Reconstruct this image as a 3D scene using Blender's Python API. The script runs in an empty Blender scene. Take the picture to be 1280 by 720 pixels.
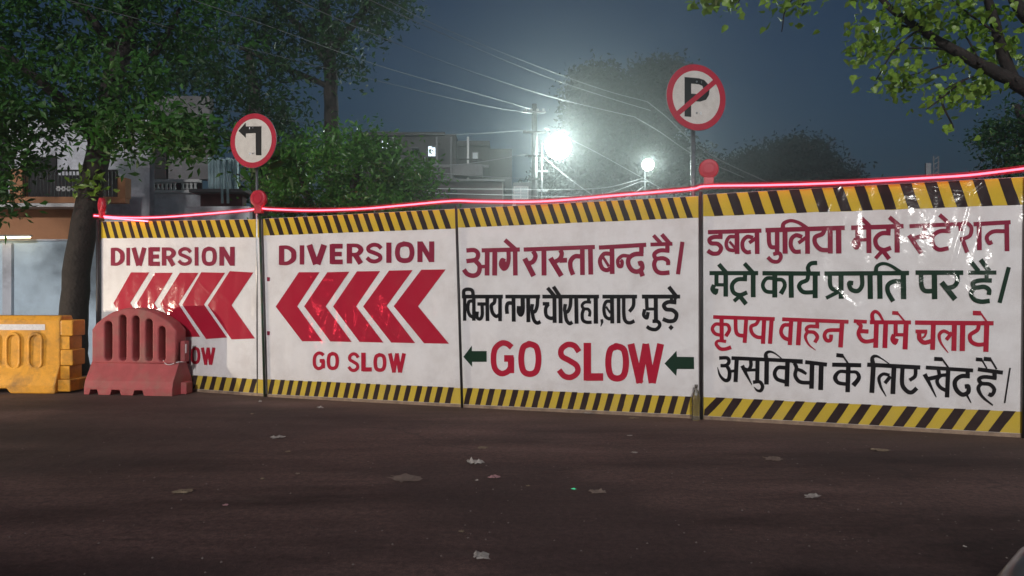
import bpy, bmesh, math, random
import numpy as np
from mathutils import Vector, Matrix
from math import radians, sin, cos, pi

random.seed(7)
rng = np.random.default_rng(7)
S = bpy.context.scene
COL = S.collection
R = radians

# ------------------------------------------------------------------ camera, world, sun, exposure
F_PX, HZ, CH = 925.0, 368.0, 1.44            # focal length and horizon row in photo pixels, camera height
cam = bpy.data.objects.new('camera', bpy.data.cameras.new('camera'))
COL.objects.link(cam)
cam.location = (0, 0, CH)
cam.rotation_euler = (R(90), 0, 0)
cam.data.sensor_width = 36.0
cam.data.lens = F_PX / 1280 * 36
cam.data.shift_y = (HZ - 360) / 1280
cam.data.clip_start = 0.05
cam.data.clip_end = 2000
S.camera = cam

SUN_EL, SUN_AZ = R(22.0), R(184.0)            # the far street light behind the camera acts as the one sun
w = bpy.data.worlds.new('World')
S.world = w
w.use_nodes = True
nt = w.node_tree
sky = nt.nodes.new('ShaderNodeTexSky')
sky.sky_type = 'NISHITA'
sky.sun_disc = False
sky.sun_elevation = SUN_EL
sky.sun_rotation = SUN_AZ
sky.air_density = 1.6
sky.dust_density = 0.6
sky.ozone_density = 4.0
bg = nt.nodes['Background']
bg.inputs['Strength'].default_value = 0.0125
tint = nt.nodes.new('ShaderNodeMix')
tint.data_type = 'RGBA'
tint.blend_type = 'MULTIPLY'
tint.inputs[0].default_value = 1.0
tint.inputs[7].default_value = (0.62, 0.84, 1.22, 1)
nt.links.new(sky.outputs[0], tint.inputs[6])
nt.links.new(tint.outputs[2], bg.inputs['Color'])

sun = bpy.data.objects.new('sun', bpy.data.lights.new('sun', 'SUN'))
COL.objects.link(sun)
sun.data.energy = 2.05
sun.data.angle = R(3.5)
sun.data.color = (1.0, 0.95, 0.93)
# light travels from azimuth SUN_AZ (clockwise from +Y) and elevation SUN_EL
sd = Vector((sin(SUN_AZ) * cos(SUN_EL), cos(SUN_AZ) * cos(SUN_EL), sin(SUN_EL)))
sun.rotation_euler = (-sd).to_track_quat('-Z', 'Y').to_euler()

S.view_settings.view_transform = 'Standard'
S.view_settings.look = 'None'
S.view_settings.exposure = 0
S.view_settings.gamma = 1
S.render.engine = 'CYCLES'
S.cycles.use_denoising = True
S.cycles.max_bounces = 6
S.cycles.volume_bounces = 0
S.cycles.sample_clamp_indirect = 4

# ------------------------------------------------------------------ helpers
def U(x, y, Z):
    """photo pixel + depth -> world point"""
    return Vector(((x - 640) / F_PX * Z, Z, CH + (HZ - y) / F_PX * Z))

def gnd(x, y):
    """photo pixel on the ground -> world point"""
    Z = F_PX * CH / (y - HZ)
    return Vector(((x - 640) / F_PX * Z, Z, 0))

def link(o, parent=None):
    COL.objects.link(o)
    if parent is not None:
        o.parent = parent
    return o

def tag(o, label=None, cat=None, group=None, kind=None):
    if label: o['label'] = label
    if cat: o['category'] = cat
    if group: o['group'] = group
    if kind: o['kind'] = kind
    return o

def empty(name, loc=(0, 0, 0), rz=0, label=None, cat=None, group=None):
    o = bpy.data.objects.new(name, None)
    o.empty_display_size = 0.2
    link(o)
    o.location = loc
    o.rotation_euler = (0, 0, rz)
    return tag(o, label, cat, group)

def from_mesh(name, me, mat=None, parent=None, smooth=False):
    if mat is not None:
        me.materials.clear()
        me.materials.append(mat)
    if smooth:
        me.polygons.foreach_set('use_smooth', [True] * len(me.polygons))
    o = bpy.data.objects.new(name, me)
    link(o, parent)
    if parent is not None and parent.type == 'EMPTY' and 'local' not in parent:
        # children are built in world coordinates: bring them into the parent's frame
        M = Matrix.Translation(parent.location) @ parent.rotation_euler.to_matrix().to_4x4()
        o.matrix_parent_inverse = M.inverted()
    return o

def pyd(name, V, Fc, mat, parent=None, smooth=False):
    me = bpy.data.meshes.new(name)
    me.from_pydata([tuple(v) for v in V], [], Fc)
    me.update()
    return from_mesh(name, me, mat, parent, smooth)

class MB:
    """collects simple shapes into one mesh"""
    def __init__(s):
        s.V = []; s.F = []
    def add(s, V, Fc):
        b = len(s.V)
        s.V += [Vector(v) for v in V]
        s.F += [tuple(i + b for i in f) for f in Fc]
        return s
    def box(s, c, d, M=None):
        x, y, z = c; a, b, e = d[0] / 2, d[1] / 2, d[2] / 2
        V = [Vector((x + i * a, y + j * b, z + k * e)) for i in (-1, 1) for j in (-1, 1) for k in (-1, 1)]
        if M: V = [M @ v for v in V]
        return s.add(V, [(0, 1, 3, 2), (4, 6, 7, 5), (0, 4, 5, 1), (2, 3, 7, 6), (0, 2, 6, 4), (1, 5, 7, 3)])
    def boxpx(s, x0, y0, x1, y1, Z, depth):
        """box whose front face (at depth Z) spans the given photo rectangle"""
        a, b = U(x0, y1, Z), U(x1, y0, Z)
        return s.box(((a.x + b.x) / 2, Z + depth / 2, (a.z + b.z) / 2), (b.x - a.x, depth, b.z - a.z))
    def tube(s, pts, r, n=8, cap=True):
        pts = [Vector(p) for p in pts]
        rs = r if isinstance(r, (list, tuple)) else [r] * len(pts)
        b = len(s.V); up = None
        for i, p in enumerate(pts):
            t = (pts[min(i + 1, len(pts) - 1)] - pts[max(i - 1, 0)]).normalized()
            if up is None:
                up = t.orthogonal().normalized()
            up = (up - t * up.dot(t)).normalized()
            sd_ = t.cross(up)
            for k in range(n):
                a = 2 * pi * k / n
                s.V.append(p + (up * cos(a) + sd_ * sin(a)) * rs[i])
        for i in range(len(pts) - 1):
            for k in range(n):
                k2 = (k + 1) % n
                s.F.append((b + i * n + k, b + i * n + k2, b + (i + 1) * n + k2, b + (i + 1) * n + k))
        if cap:
            s.F.append(tuple(b + k for k in range(n))[::-1])
            s.F.append(tuple(b + (len(pts) - 1) * n + k for k in range(n)))
        return s
    def loft(s, rings, cap=True):
        b = len(s.V); n = len(rings[0])
        for r_ in rings: s.V += [Vector(v) for v in r_]
        for i in range(len(rings) - 1):
            for k in range(n):
                k2 = (k + 1) % n
                s.F.append((b + i * n + k, b + i * n + k2, b + (i + 1) * n + k2, b + (i + 1) * n + k))
        if cap:
            s.F.append(tuple(b + k for k in range(n))[::-1])
            s.F.append(tuple(b + (len(rings) - 1) * n + k for k in range(n)))
        return s
    def build(s, name, mat, parent=None, smooth=False):
        o = pyd(name, s.V, s.F, mat, parent, smooth)
        return o

def bevel(o, wd=0.01, seg=2):
    m = o.modifiers.new('bevel', 'BEVEL'); m.width = wd; m.segments = seg; m.limit_method = 'ANGLE'
    return o

def plate(name, outlines, thick, bev, mat, parent=None, M=None):
    """flat outline(s) with holes in local XY, extruded along Z, turned into a mesh"""
    cu = bpy.data.curves.new('tmp', 'CURVE')
    cu.dimensions = '2D'; cu.fill_mode = 'BOTH'
    cu.extrude = thick / 2 - bev; cu.bevel_depth = bev; cu.bevel_resolution = 1
    cu.offset = -bev
    for ol in outlines:
        sp = cu.splines.new('POLY'); sp.points.add(len(ol) - 1)
        for p, q in zip(sp.points, ol): p.co = (q[0], q[1], 0, 1)
        sp.use_cyclic_u = True
    tmp = bpy.data.objects.new('tmp', cu)
    COL.objects.link(tmp)
    dg = bpy.context.evaluated_depsgraph_get()
    me = bpy.data.meshes.new_from_object(tmp.evaluated_get(dg))
    bpy.data.objects.remove(tmp); bpy.data.curves.remove(cu)
    if M: me.transform(M)
    me.name = name
    return from_mesh(name, me, mat, parent)

def copy_tree(o, parent=None):
    c = o.copy(); COL.objects.link(c); c.parent = parent
    if parent is not None: c.matrix_parent_inverse = o.matrix_parent_inverse.copy()
    for ch in [k for k in o.children]: copy_tree(ch, c)
    return c

def smooth_pts(P, k=6):
    """Catmull-Rom through tuples of any dimension"""
    P = [np.array(p, float) for p in P]
    if len(P) < 3: return P
    Q = [2 * P[0] - P[1]] + P + [2 * P[-1] - P[-2]]
    out = []
    for i in range(1, len(Q) - 2):
        for j in range(k):
            t = j / k
            a, b, c, d = Q[i - 1], Q[i], Q[i + 1], Q[i + 2]
            out.append(0.5 * (2 * b + (c - a) * t + (2 * a - 5 * b + 4 * c - d) * t * t + (3 * b - a - 3 * c + d) * t ** 3))
    out.append(P[-1])
    return out

# ------------------------------------------------------------------ materials
def mat(name, col, rough=0.6, metal=0.0, var=0.0, vscale=4.0, bump=0.0, bscale=40.0, emit=None, estr=0.0,
        spec=0.5, dirt=None, dirt_amt=0.4, dscale=2.0, trans=0.0, coat=0.0, sub=0.0):
    m = bpy.data.materials.new(name); m.use_nodes = True
    n, l = m.node_tree.nodes, m.node_tree.links
    b = n['Principled BSDF']
    b.inputs['Roughness'].default_value = rough
    b.inputs['Metallic'].default_value = metal
    b.inputs['Specular IOR Level'].default_value = spec
    b.inputs['Transmission Weight'].default_value = trans
    b.inputs['Coat Weight'].default_value = coat
    geo = n.new('ShaderNodeNewGeometry')
    if var or dirt:
        nz = n.new('ShaderNodeTexNoise'); nz.inputs['Scale'].default_value = vscale
        nz.inputs['Detail'].default_value = 6; nz.inputs['Roughness'].default_value = 0.65
        l.new(geo.outputs['Position'], nz.inputs['Vector'])
        rp = n.new('ShaderNodeValToRGB')
        rp.color_ramp.elements[0].position = 0.3; rp.color_ramp.elements[1].position = 0.7
        rp.color_ramp.elements[0].color = tuple(c * (1 - var) for c in col[:3]) + (1,)
        rp.color_ramp.elements[1].color = tuple(min(1, c * (1 + var * 0.7)) for c in col[:3]) + (1,)
        l.new(nz.outputs['Fac'], rp.inputs['Fac'])
        src = rp.outputs['Color']
        if dirt:
            n2 = n.new('ShaderNodeTexNoise'); n2.inputs['Scale'].default_value = dscale
            n2.inputs['Detail'].default_value = 8; n2.inputs['Roughness'].default_value = 0.7
            l.new(geo.outputs['Position'], n2.inputs['Vector'])
            r2 = n.new('ShaderNodeMapRange'); r2.inputs['From Min'].default_value = 0.48; r2.inputs['From Max'].default_value = 0.72
            r2.inputs['To Max'].default_value = dirt_amt
            l.new(n2.outputs['Fac'], r2.inputs['Value'])
            mx = n.new('ShaderNodeMix'); mx.data_type = 'RGBA'
            mx.inputs[7].default_value = tuple(dirt[:3]) + (1,)
            l.new(r2.outputs[0], mx.inputs[0]); l.new(src, mx.inputs[6]); src = mx.outputs[2]
        l.new(src, b.inputs['Base Color'])
    else:
        b.inputs['Base Color'].default_value = tuple(col[:3]) + (1,)
    if bump:
        nb = n.new('ShaderNodeTexNoise'); nb.inputs['Scale'].default_value = bscale; nb.inputs['Detail'].default_value = 5
        l.new(geo.outputs['Position'], nb.inputs['Vector'])
        bp = n.new('ShaderNodeBump'); bp.inputs['Strength'].default_value = bump; bp.inputs['Distance'].default_value = 0.02
        l.new(nb.outputs['Fac'], bp.inputs['Height']); l.new(bp.outputs[0], b.inputs['Normal'])
    if emit:
        b.inputs['Emission Color'].default_value = tuple(emit[:3]) + (1,)
        b.inputs['Emission Strength'].default_value = estr
    if sub:
        tr = n.new('ShaderNodeBsdfTranslucent'); tr.inputs['Color'].default_value = (col[0] * 1.6, col[1] * 1.9, col[2], 1)
        mx = n.new('ShaderNodeMixShader'); mx.inputs[0].default_value = sub
        l.new(b.outputs[0], mx.inputs[1]); l.new(tr.outputs[0], mx.inputs[2])
        l.new(mx.outputs[0], n['Material Output'].inputs['Surface'])
    return m

def panel_mat(name, col, rough=0.3, dirt=(0.30, 0.24, 0.20), amt=0.35):
    """glossy printed vinyl stretched over sheet metal: broad ripples bend its reflections"""
    m = bpy.data.materials.new(name); m.use_nodes = True
    n, l = m.node_tree.nodes, m.node_tree.links
    b = n['Principled BSDF']
    b.inputs['Coat Weight'].default_value = 0.32; b.inputs['Specular IOR Level'].default_value = 0.08
    b.inputs['Coat Roughness'].default_value = 0.09
    geo = n.new('ShaderNodeNewGeometry')
    def noise(sc, det, vec=None, rgh=0.5):
        q = n.new('ShaderNodeTexNoise'); q.inputs['Scale'].default_value = sc; q.inputs['Detail'].default_value = det
        q.inputs['Roughness'].default_value = rgh
        l.new(vec or geo.outputs['Position'], q.inputs['Vector']); return q
    mp = n.new('ShaderNodeMapping'); mp.inputs['Scale'].default_value = (1.0, 1.0, 0.35)
    l.new(geo.outputs['Position'], mp.inputs['Vector'])
    a = noise(1.6, 2, mp.outputs[0]); c = noise(6, 3)
    ma = n.new('ShaderNodeMath'); ma.operation = 'MULTIPLY_ADD'; ma.inputs[1].default_value = 0.05
    l.new(c.outputs['Fac'], ma.inputs[0]); l.new(a.outputs['Fac'], ma.inputs[2])
    vc = n.new('ShaderNodeTexVoronoi'); vc.feature = 'DISTANCE_TO_EDGE'; vc.inputs['Scale'].default_value = 1.1
    l.new(geo.outputs['Position'], vc.inputs['Vector'])
    vr = n.new('ShaderNodeMapRange'); vr.inputs['From Max'].default_value = 0.05; vr.inputs['To Min'].default_value = .025; vr.inputs['To Max'].default_value = 0
    vr.interpolation_type = 'SMOOTHSTEP'
    l.new(vc.outputs['Distance'], vr.inputs['Value'])
    ad = n.new('ShaderNodeMath'); l.new(ma.outputs[0], ad.inputs[0]); l.new(vr.outputs[0], ad.inputs[1])
    bp = n.new('ShaderNodeBump'); bp.inputs['Strength'].default_value = 1.0; bp.inputs['Distance'].default_value = 0.07
    l.new(ad.outputs[0], bp.inputs['Height'])
    l.new(bp.outputs[0], b.inputs['Normal']); l.new(bp.outputs[0], b.inputs['Coat Normal'])
    d1 = noise(2.3, 9, None, 0.72)
    r1 = n.new('ShaderNodeMapRange'); r1.inputs['From Min'].default_value = 0.45; r1.inputs['From Max'].default_value = 0.75
    r1.inputs['To Max'].default_value = amt * 0.6
    l.new(d1.outputs['Fac'], r1.inputs['Value'])
    # splash dirt grows towards the ground
    sx = n.new('ShaderNodeSeparateXYZ'); l.new(geo.outputs['Position'], sx.inputs[0])
    r2 = n.new('ShaderNodeMapRange'); r2.inputs['From Min'].default_value = 0.55; r2.inputs['From Max'].default_value = 0.0
    r2.inputs['To Max'].default_value = 1.0
    l.new(sx.outputs['Z'], r2.inputs['Value'])
    d2 = noise(11, 8, None, 0.7)
    m2 = n.new('ShaderNodeMath'); m2.operation = 'MULTIPLY'; l.new(r2.outputs[0], m2.inputs[0]); l.new(d2.outputs['Fac'], m2.inputs[1])
    m3 = n.new('ShaderNodeMath'); m3.operation = 'MULTIPLY_ADD'; m3.inputs[1].default_value = amt; m3.use_clamp = True
    l.new(m2.outputs[0], m3.inputs[0]); l.new(r1.outputs[0], m3.inputs[2])
    mx = n.new('ShaderNodeMix'); mx.data_type = 'RGBA'
    mx.inputs[6].default_value = tuple(col) + (1,); mx.inputs[7].default_value = tuple(dirt) + (1,)
    l.new(m3.outputs[0], mx.inputs[0]); l.new(mx.outputs[2], b.inputs['Base Color'])
    rr = n.new('ShaderNodeMapRange'); rr.inputs['To Min'].default_value = rough; rr.inputs['To Max'].default_value = rough + 0.25
    l.new(d1.outputs['Fac'], rr.inputs['Value']); l.new(rr.outputs[0], b.inputs['Roughness'])
    return m

M = {}
M['vinyl'] = panel_mat('white_vinyl', (0.76, 0.75, 0.75), 0.42, amt=.5)
M['p_red'] = panel_mat('red_paint', (0.40, 0.010, 0.035), 0.45, amt=.10)
M['p_maroon'] = panel_mat('maroon_paint', (0.24, 0.014, 0.045), 0.45, amt=.10)
M['p_black'] = panel_mat('black_paint', (0.007, 0.006, 0.008), 0.45, amt=.04)
M['p_green'] = panel_mat('dark_green_paint', (0.006, 0.030, 0.016), 0.45, amt=.05)
M['p_yellow'] = panel_mat('hazard_yellow', (0.58, 0.42, 0.030), 0.45, amt=.3)
M['p_dark'] = panel_mat('hazard_black', (0.020, 0.010, 0.011), 0.45, amt=.10)
M['lip'] = mat('weathered_steel_lip', (0.28, 0.20, 0.14), 0.7, 0.2, var=0.4, vscale=9, dirt=(0.1, 0.06, 0.04), dscale=12)
M['back'] = mat('grey_sheet_back', (0.25, 0.25, 0.26), 0.5, 0.6, var=0.2)
M['post_green'] = mat('green_painted_steel', (0.02, 0.06, 0.035), 0.5, 0.3, var=0.4, vscale=20, dirt=(0.12, 0.05, 0.03), dscale=14, dirt_amt=0.7)
M['post_dark'] = mat('dark_joint_strip', (0.035, 0.032, 0.035), 0.5, 0.4, var=0.4, vscale=30)
M['steel'] = mat('galvanised_steel', (0.42, 0.43, 0.45), 0.35, 0.85, var=0.25, vscale=15)
M['rope'] = mat('lit_led_tube', (0.8, 0.2, 0.3), 0.4, emit=(1.0, 0.10, 0.15), estr=9.5)
M['lens'] = mat('red_beacon_lens', (0.36, 0.010, 0.03), 0.45, spec=0.3, emit=(1.0, 0.03, 0.06), estr=0.05)  # faint emission paints in the rope's light on the unlit lens
M['housing'] = mat('red_beacon_housing', (0.50, 0.03, 0.05), 0.45, var=0.2)
M['sign_white'] = mat('sign_white', (0.62, 0.60, 0.56), 0.45, var=0.08, vscale=12, dirt=(0.35, 0.3, 0.25), dirt_amt=0.25, dscale=9)
M['sign_red'] = mat('sign_red', (0.42, 0.02, 0.045), 0.4, var=0.12, vscale=12)
M['sign_black'] = mat('sign_black', (0.010, 0.010, 0.010), 0.45)
M['sign_back'] = mat('sign_back', (0.3, 0.3, 0.31), 0.45, 0.8)
M['yel_plastic'] = mat('yellow_moulded_plastic', (0.72, 0.34, 0.03), 0.42, var=0.18, vscale=6, dirt=(0.16, 0.09, 0.04), dirt_amt=0.75, dscale=3.5, bump=0.15, bscale=30, spec=0.4)
M['red_plastic'] = mat('dusty_red_plastic', (0.36, 0.075, 0.08), 0.55, var=0.2, vscale=6, dirt=(0.24, 0.15, 0.12), dirt_amt=0.75, dscale=3.5, bump=0.15, bscale=30, spec=0.3)
M['tape'] = mat('white_reflective_tape', (0.7, 0.7, 0.7), 0.35, var=0.15, vscale=30)
M['bark'] = mat('bark', (0.022, 0.017, 0.015), 0.9, var=0.45, vscale=9, bump=0.9, bscale=22)
M['leaf_dark'] = mat('leaf_dark', (0.022, 0.066, 0.018), 0.55, spec=.3, var=0.5, vscale=1.4, sub=0.25)
M['leaf_mid'] = mat('leaf_mid', (0.036, 0.115, 0.020), 0.5, spec=.35, var=0.55, vscale=1.8, sub=0.28)
M['leaf_bush'] = mat('leaf_bush', (0.055, 0.155, 0.026), 0.38, spec=.45, var=0.6, vscale=2.2, sub=0.28)
M['leaf_fresh'] = mat('leaf_fresh', (0.17, 0.28, 0.040), 0.42, spec=.4, var=0.4, vscale=2.5, sub=0.3)
M['leaf_far'] = mat('leaf_far', (0.008, 0.016, 0.007), 0.8, var=0.5, vscale=0.5, sub=0.15)
M['wire'] = mat('aluminium_wire', (0.24, 0.25, 0.26), 0.6)
M['cable'] = mat('service_cable', (0.45, 0.45, 0.46), 0.5)
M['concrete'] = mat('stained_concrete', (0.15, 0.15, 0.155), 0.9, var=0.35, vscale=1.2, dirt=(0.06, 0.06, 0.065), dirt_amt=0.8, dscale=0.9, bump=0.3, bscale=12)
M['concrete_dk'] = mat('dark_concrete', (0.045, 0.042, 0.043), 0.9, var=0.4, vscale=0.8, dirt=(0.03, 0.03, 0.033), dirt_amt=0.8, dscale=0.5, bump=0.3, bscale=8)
M['whitewash'] = mat('grey_whitewash', (0.62, 0.64, 0.69), 0.85, var=0.2, vscale=1.5, dirt=(0.22, 0.22, 0.24), dirt_amt=0.75, dscale=1.8, bump=0.25, bscale=18)
M['orange_wall'] = mat('orange_limewash', (0.42, 0.20, 0.10), 0.85, var=0.2, vscale=2, dirt=(0.20, 0.10, 0.06), dirt_amt=0.5, dscale=2, bump=0.2, bscale=20)
M['blue_white'] = mat('pale_blue_wall', (0.58, 0.72, 0.82), 0.7, var=0.1, vscale=2, dirt=(0.34, 0.42, 0.48), dirt_amt=0.4, dscale=3, bump=0.15, bscale=20)
M['maroon_wall'] = mat('maroon_wall', (0.10, 0.035, 0.04), 0.8, var=0.3, vscale=3)
M['dark_room'] = mat('dark_opening', (0.012, 0.012, 0.014), 0.8)
M['iron'] = mat('black_iron', (0.02, 0.02, 0.022), 0.5, 0.5)
M['light_slab'] = mat('pale_slab', (0.6, 0.6, 0.6), 0.6, var=0.1)
M['blue_sheet'] = mat('pale_blue_metal', (0.36, 0.52, 0.56), 0.5, 0.1, var=0.15, vscale=5)
M['win_lit'] = mat('lit_window', (0.6, 0.65, 0.7), 0.4, emit=(0.75, 0.9, 1.0), estr=1.6)
M['win_dim'] = mat('dim_window', (0.25, 0.28, 0.30), 0.3, emit=(0.75, 0.95, 1.0), estr=0.10)
M['lamp_white'] = mat('lit_lamp_lens', (0.9, 0.9, 0.9), 0.4, emit=(0.90, 1.0, 0.94), estr=60.0)
M['tube_lit'] = mat('lit_tube_lamp', (0.9, 0.9, 0.8), 0.4, emit=(1.0, 0.80, 0.45), estr=5.0)
M['lamp_body'] = mat('lamp_housing_grey', (0.25, 0.26, 0.27), 0.5, 0.5)
M['paper'] = mat('litter_paper', (0.36, 0.33, 0.30), 0.8, var=0.3, vscale=30)
M['paper_pink'] = mat('litter_pink', (0.40, 0.22, 0.23), 0.8, var=0.3, vscale=30)
M['leaf_dry'] = mat('dry_leaf', (0.22, 0.17, 0.11), 0.8, var=0.3, vscale=30)
M['cloth'] = mat('flattened_card', (0.20, 0.15, 0.12), 0.9, var=0.3, vscale=12)
M['green_glint'] = mat('green_glint_speck', (0.05, 0.55, 0.25), 0.25, 0.3, emit=(0.1, 1.0, 0.5), estr=0.35)  # emission puts the green glint into the speck's colour
M['grit'] = mat('grit', (0.17, 0.14, 0.13), 0.9)
M['pet'] = mat('clear_plastic', (0.60, 0.60, 0.55), 0.08, trans=0.95, spec=0.6)
M['cap'] = mat('bottle_cap', (0.10, 0.09, 0.08), 0.5)
M['scooter_grey'] = mat('grey_painted_shell', (0.16, 0.155, 0.15), 0.3, 0.2, coat=0.4, var=0.05)
M['scooter_black'] = mat('black_plastic', (0.02, 0.02, 0.02), 0.5)
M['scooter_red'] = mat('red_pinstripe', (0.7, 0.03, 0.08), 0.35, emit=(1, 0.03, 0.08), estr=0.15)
M['tyre'] = mat('rubber', (0.02, 0.02, 0.02), 0.85)
M['headlamp'] = mat('lit_headlamp', (0.9, 0.9, 0.9), 0.3, emit=(1.0, 0.9, 0.75), estr=40.0)
M['taillamp'] = mat('lit_tail_lamp', (0.8, 0.05, 0.05), 0.3, emit=(1.0, 0.02, 0.05), estr=110.0)

# ------------------------------------------------------------------ ground
def asphalt():
    m = bpy.data.materials.new('asphalt'); m.use_nodes = True
    n, l = m.node_tree.nodes, m.node_tree.links
    b = n['Principled BSDF']
    geo = n.new('ShaderNodeNewGeometry')
    def noise(sc, det, rgh, vec=None):
        q = n.new('ShaderNodeTexNoise'); q.inputs['Scale'].default_value = sc; q.inputs['Detail'].default_value = det
        q.inputs['Roughness'].default_value = rgh
        l.new(vec or geo.outputs['Position'], q.inputs['Vector']); return q
    def ramp(src, p0, c0, p1, c1):
        q = n.new('ShaderNodeValToRGB'); e = q.color_ramp.elements
        e[0].position, e[1].position = p0, p1; e[0].color, e[1].color = tuple(c0) + (1,), tuple(c1) + (1,)
        l.new(src, q.inputs['Fac']); return q
    def mix(f, a, c, fac=None, mode='MIX'):
        q = n.new('ShaderNodeMix'); q.data_type = 'RGBA'; q.blend_type = mode
        if fac is not None: q.inputs[0].default_value = fac
        else: l.new(f, q.inputs[0])
        for i, v in ((6, a), (7, c)):
            if isinstance(v, tuple): q.inputs[i].default_value = v + (1,)
            else: l.new(v, q.inputs[i])
        return q.outputs[2]
    mp = n.new('ShaderNodeMapping'); mp.inputs['Rotation'].default_value = (0, 0, R(-22)); mp.inputs['Scale'].default_value = (0.28, 1.1, 1)
    l.new(geo.outputs['Position'], mp.inputs['Vector'])
    base = ramp(noise(0.9, 7, 0.62, mp.outputs[0]).outputs['Fac'], 0.36, (0.036, 0.020, 0.019), 0.66, (0.155, 0.096, 0.086))
    spk = ramp(noise(140, 3, 0.8).outputs['Fac'], 0.36, (0.45, 0.45, 0.45), 0.68, (1.5, 1.47, 1.45))
    c1 = mix(None, base.outputs[0], spk.outputs[0], 0.75, 'MULTIPLY')
    g2 = ramp(noise(22, 6, 0.85).outputs['Fac'], 0.38, (0.45, 0.45, 0.45), 0.64, (1.65, 1.6, 1.55))
    c1 = mix(None, c1, g2.outputs[0], 0.8, 'MULTIPLY')
    dust = ramp(noise(1.7, 9, 0.72, mp.outputs[0]).outputs['Fac'], 0.58, (0, 0, 0), 0.74, (0.45, 0.45, 0.45))
    c2 = mix(dust.outputs[0], c1, (0.17, 0.125, 0.11))
    oil = ramp(noise(0.55, 5, 0.6).outputs['Fac'], 0.60, (0, 0, 0), 0.70, (0.55, 0.55, 0.55))
    c3 = mix(oil.outputs[0], c2, (0.040, 0.024, 0.023))
    vo = n.new('ShaderNodeTexVoronoi'); vo.inputs['Scale'].default_value = 30
    l.new(geo.outputs['Position'], vo.inputs['Vector'])
    fl = ramp(vo.outputs['Distance'], 0.045, (0.5, 0.5, 0.5), 0.075, (0, 0, 0))
    gt = ramp(noise(2.5, 2, 0.5).outputs['Fac'], 0.60, (0, 0, 0), 0.68, (.6, .6, .6))
    mm = n.new('ShaderNodeMath'); mm.operation = 'MULTIPLY'
    l.new(fl.outputs[0], mm.inputs[0]); l.new(gt.outputs[0], mm.inputs[1])
    c4 = mix(mm.outputs[0], c3, (0.30, 0.25, 0.22))
    v2 = n.new('ShaderNodeTexVoronoi'); v2.feature = 'DISTANCE_TO_EDGE'; v2.inputs['Scale'].default_value = 0.55
    wv = n.new('ShaderNodeVectorMath'); wv.operation = 'MULTIPLY_ADD'; wv.inputs[1].default_value = (.55, .55, 0)
    l.new(noise(2.2, 6, .7).outputs['Color'], wv.inputs[0]); l.new(geo.outputs['Position'], wv.inputs[2]); l.new(wv.outputs[0], v2.inputs['Vector'])
    ck = ramp(v2.outputs['Distance'], 0.002, (.45, .45, .45), 0.009, (0, 0, 0))
    gk = ramp(noise(.5, 2, .5).outputs['Fac'], 0.50, (0, 0, 0), 0.56, (1, 1, 1))
    m5 = n.new('ShaderNodeMath'); m5.operation = 'MULTIPLY'; l.new(ck.outputs[0], m5.inputs[0]); l.new(gk.outputs[0], m5.inputs[1])
    st = ramp(noise(0.32, 3, .45).outputs['Fac'], 0.47, (0, 0, 0), 0.53, (.5, .5, .5))
    c4 = mix(st.outputs[0], c4, (0.036, 0.024, 0.024))
    c5 = mix(m5.outputs[0], c4, (0.018, 0.013, 0.013))
    # pale dust washed up along the foot of the fence and in drifts
    dd = n.new('ShaderNodeVectorMath'); dd.operation = 'DOT_PRODUCT'; dd.inputs[1].default_value = (.345, .9386, 0)
    l.new(geo.outputs['Position'], dd.inputs[0])
    dr = n.new('ShaderNodeMapRange'); dr.inputs['From Min'].default_value = 7.6; dr.inputs['From Max'].default_value = 8.75; dr.inputs['To Max'].default_value = .75
    l.new(dd.outputs['Value'], dr.inputs['Value'])
    m6 = n.new('ShaderNodeMath'); m6.operation = 'MULTIPLY'; l.new(dr.outputs[0], m6.inputs[0]); l.new(noise(3.5, 8, .7, mp.outputs[0]).outputs['Fac'], m6.inputs[1])
    c6 = mix(m6.outputs[0], c5, (0.21, 0.145, 0.12))
    l.new(c6, b.inputs['Base Color'])
    b.inputs['Roughness'].default_value = 0.82
    b.inputs['Specular IOR Level'].default_value = 0.3
    bp = n.new('ShaderNodeBump'); bp.inputs['Strength'].default_value = 0.55; bp.inputs['Distance'].default_value = 0.006
    nb = noise(90, 4, 0.7); l.new(nb.outputs['Fac'], bp.inputs['Height'])
    bp2 = n.new('ShaderNodeBump'); bp2.inputs['Strength'].default_value = 0.6; bp2.inputs['Distance'].default_value = 0.03
    nb2 = noise(3.0, 5, 0.6); l.new(nb2.outputs['Fac'], bp2.inputs['Height']); l.new(bp.outputs[0], bp2.inputs['Normal'])
    l.new(bp2.outputs[0], b.inputs['Normal'])
    return m
M['asphalt'] = asphalt()
g = pyd('road', [(-700, -200, 0), (700, -200, 0), (700, 900, 0), (-700, 900, 0)], [(0, 1, 2, 3)], M['asphalt'])
tag(g, 'dark brownish asphalt road in front of the painted barricade', kind='structure')

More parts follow.
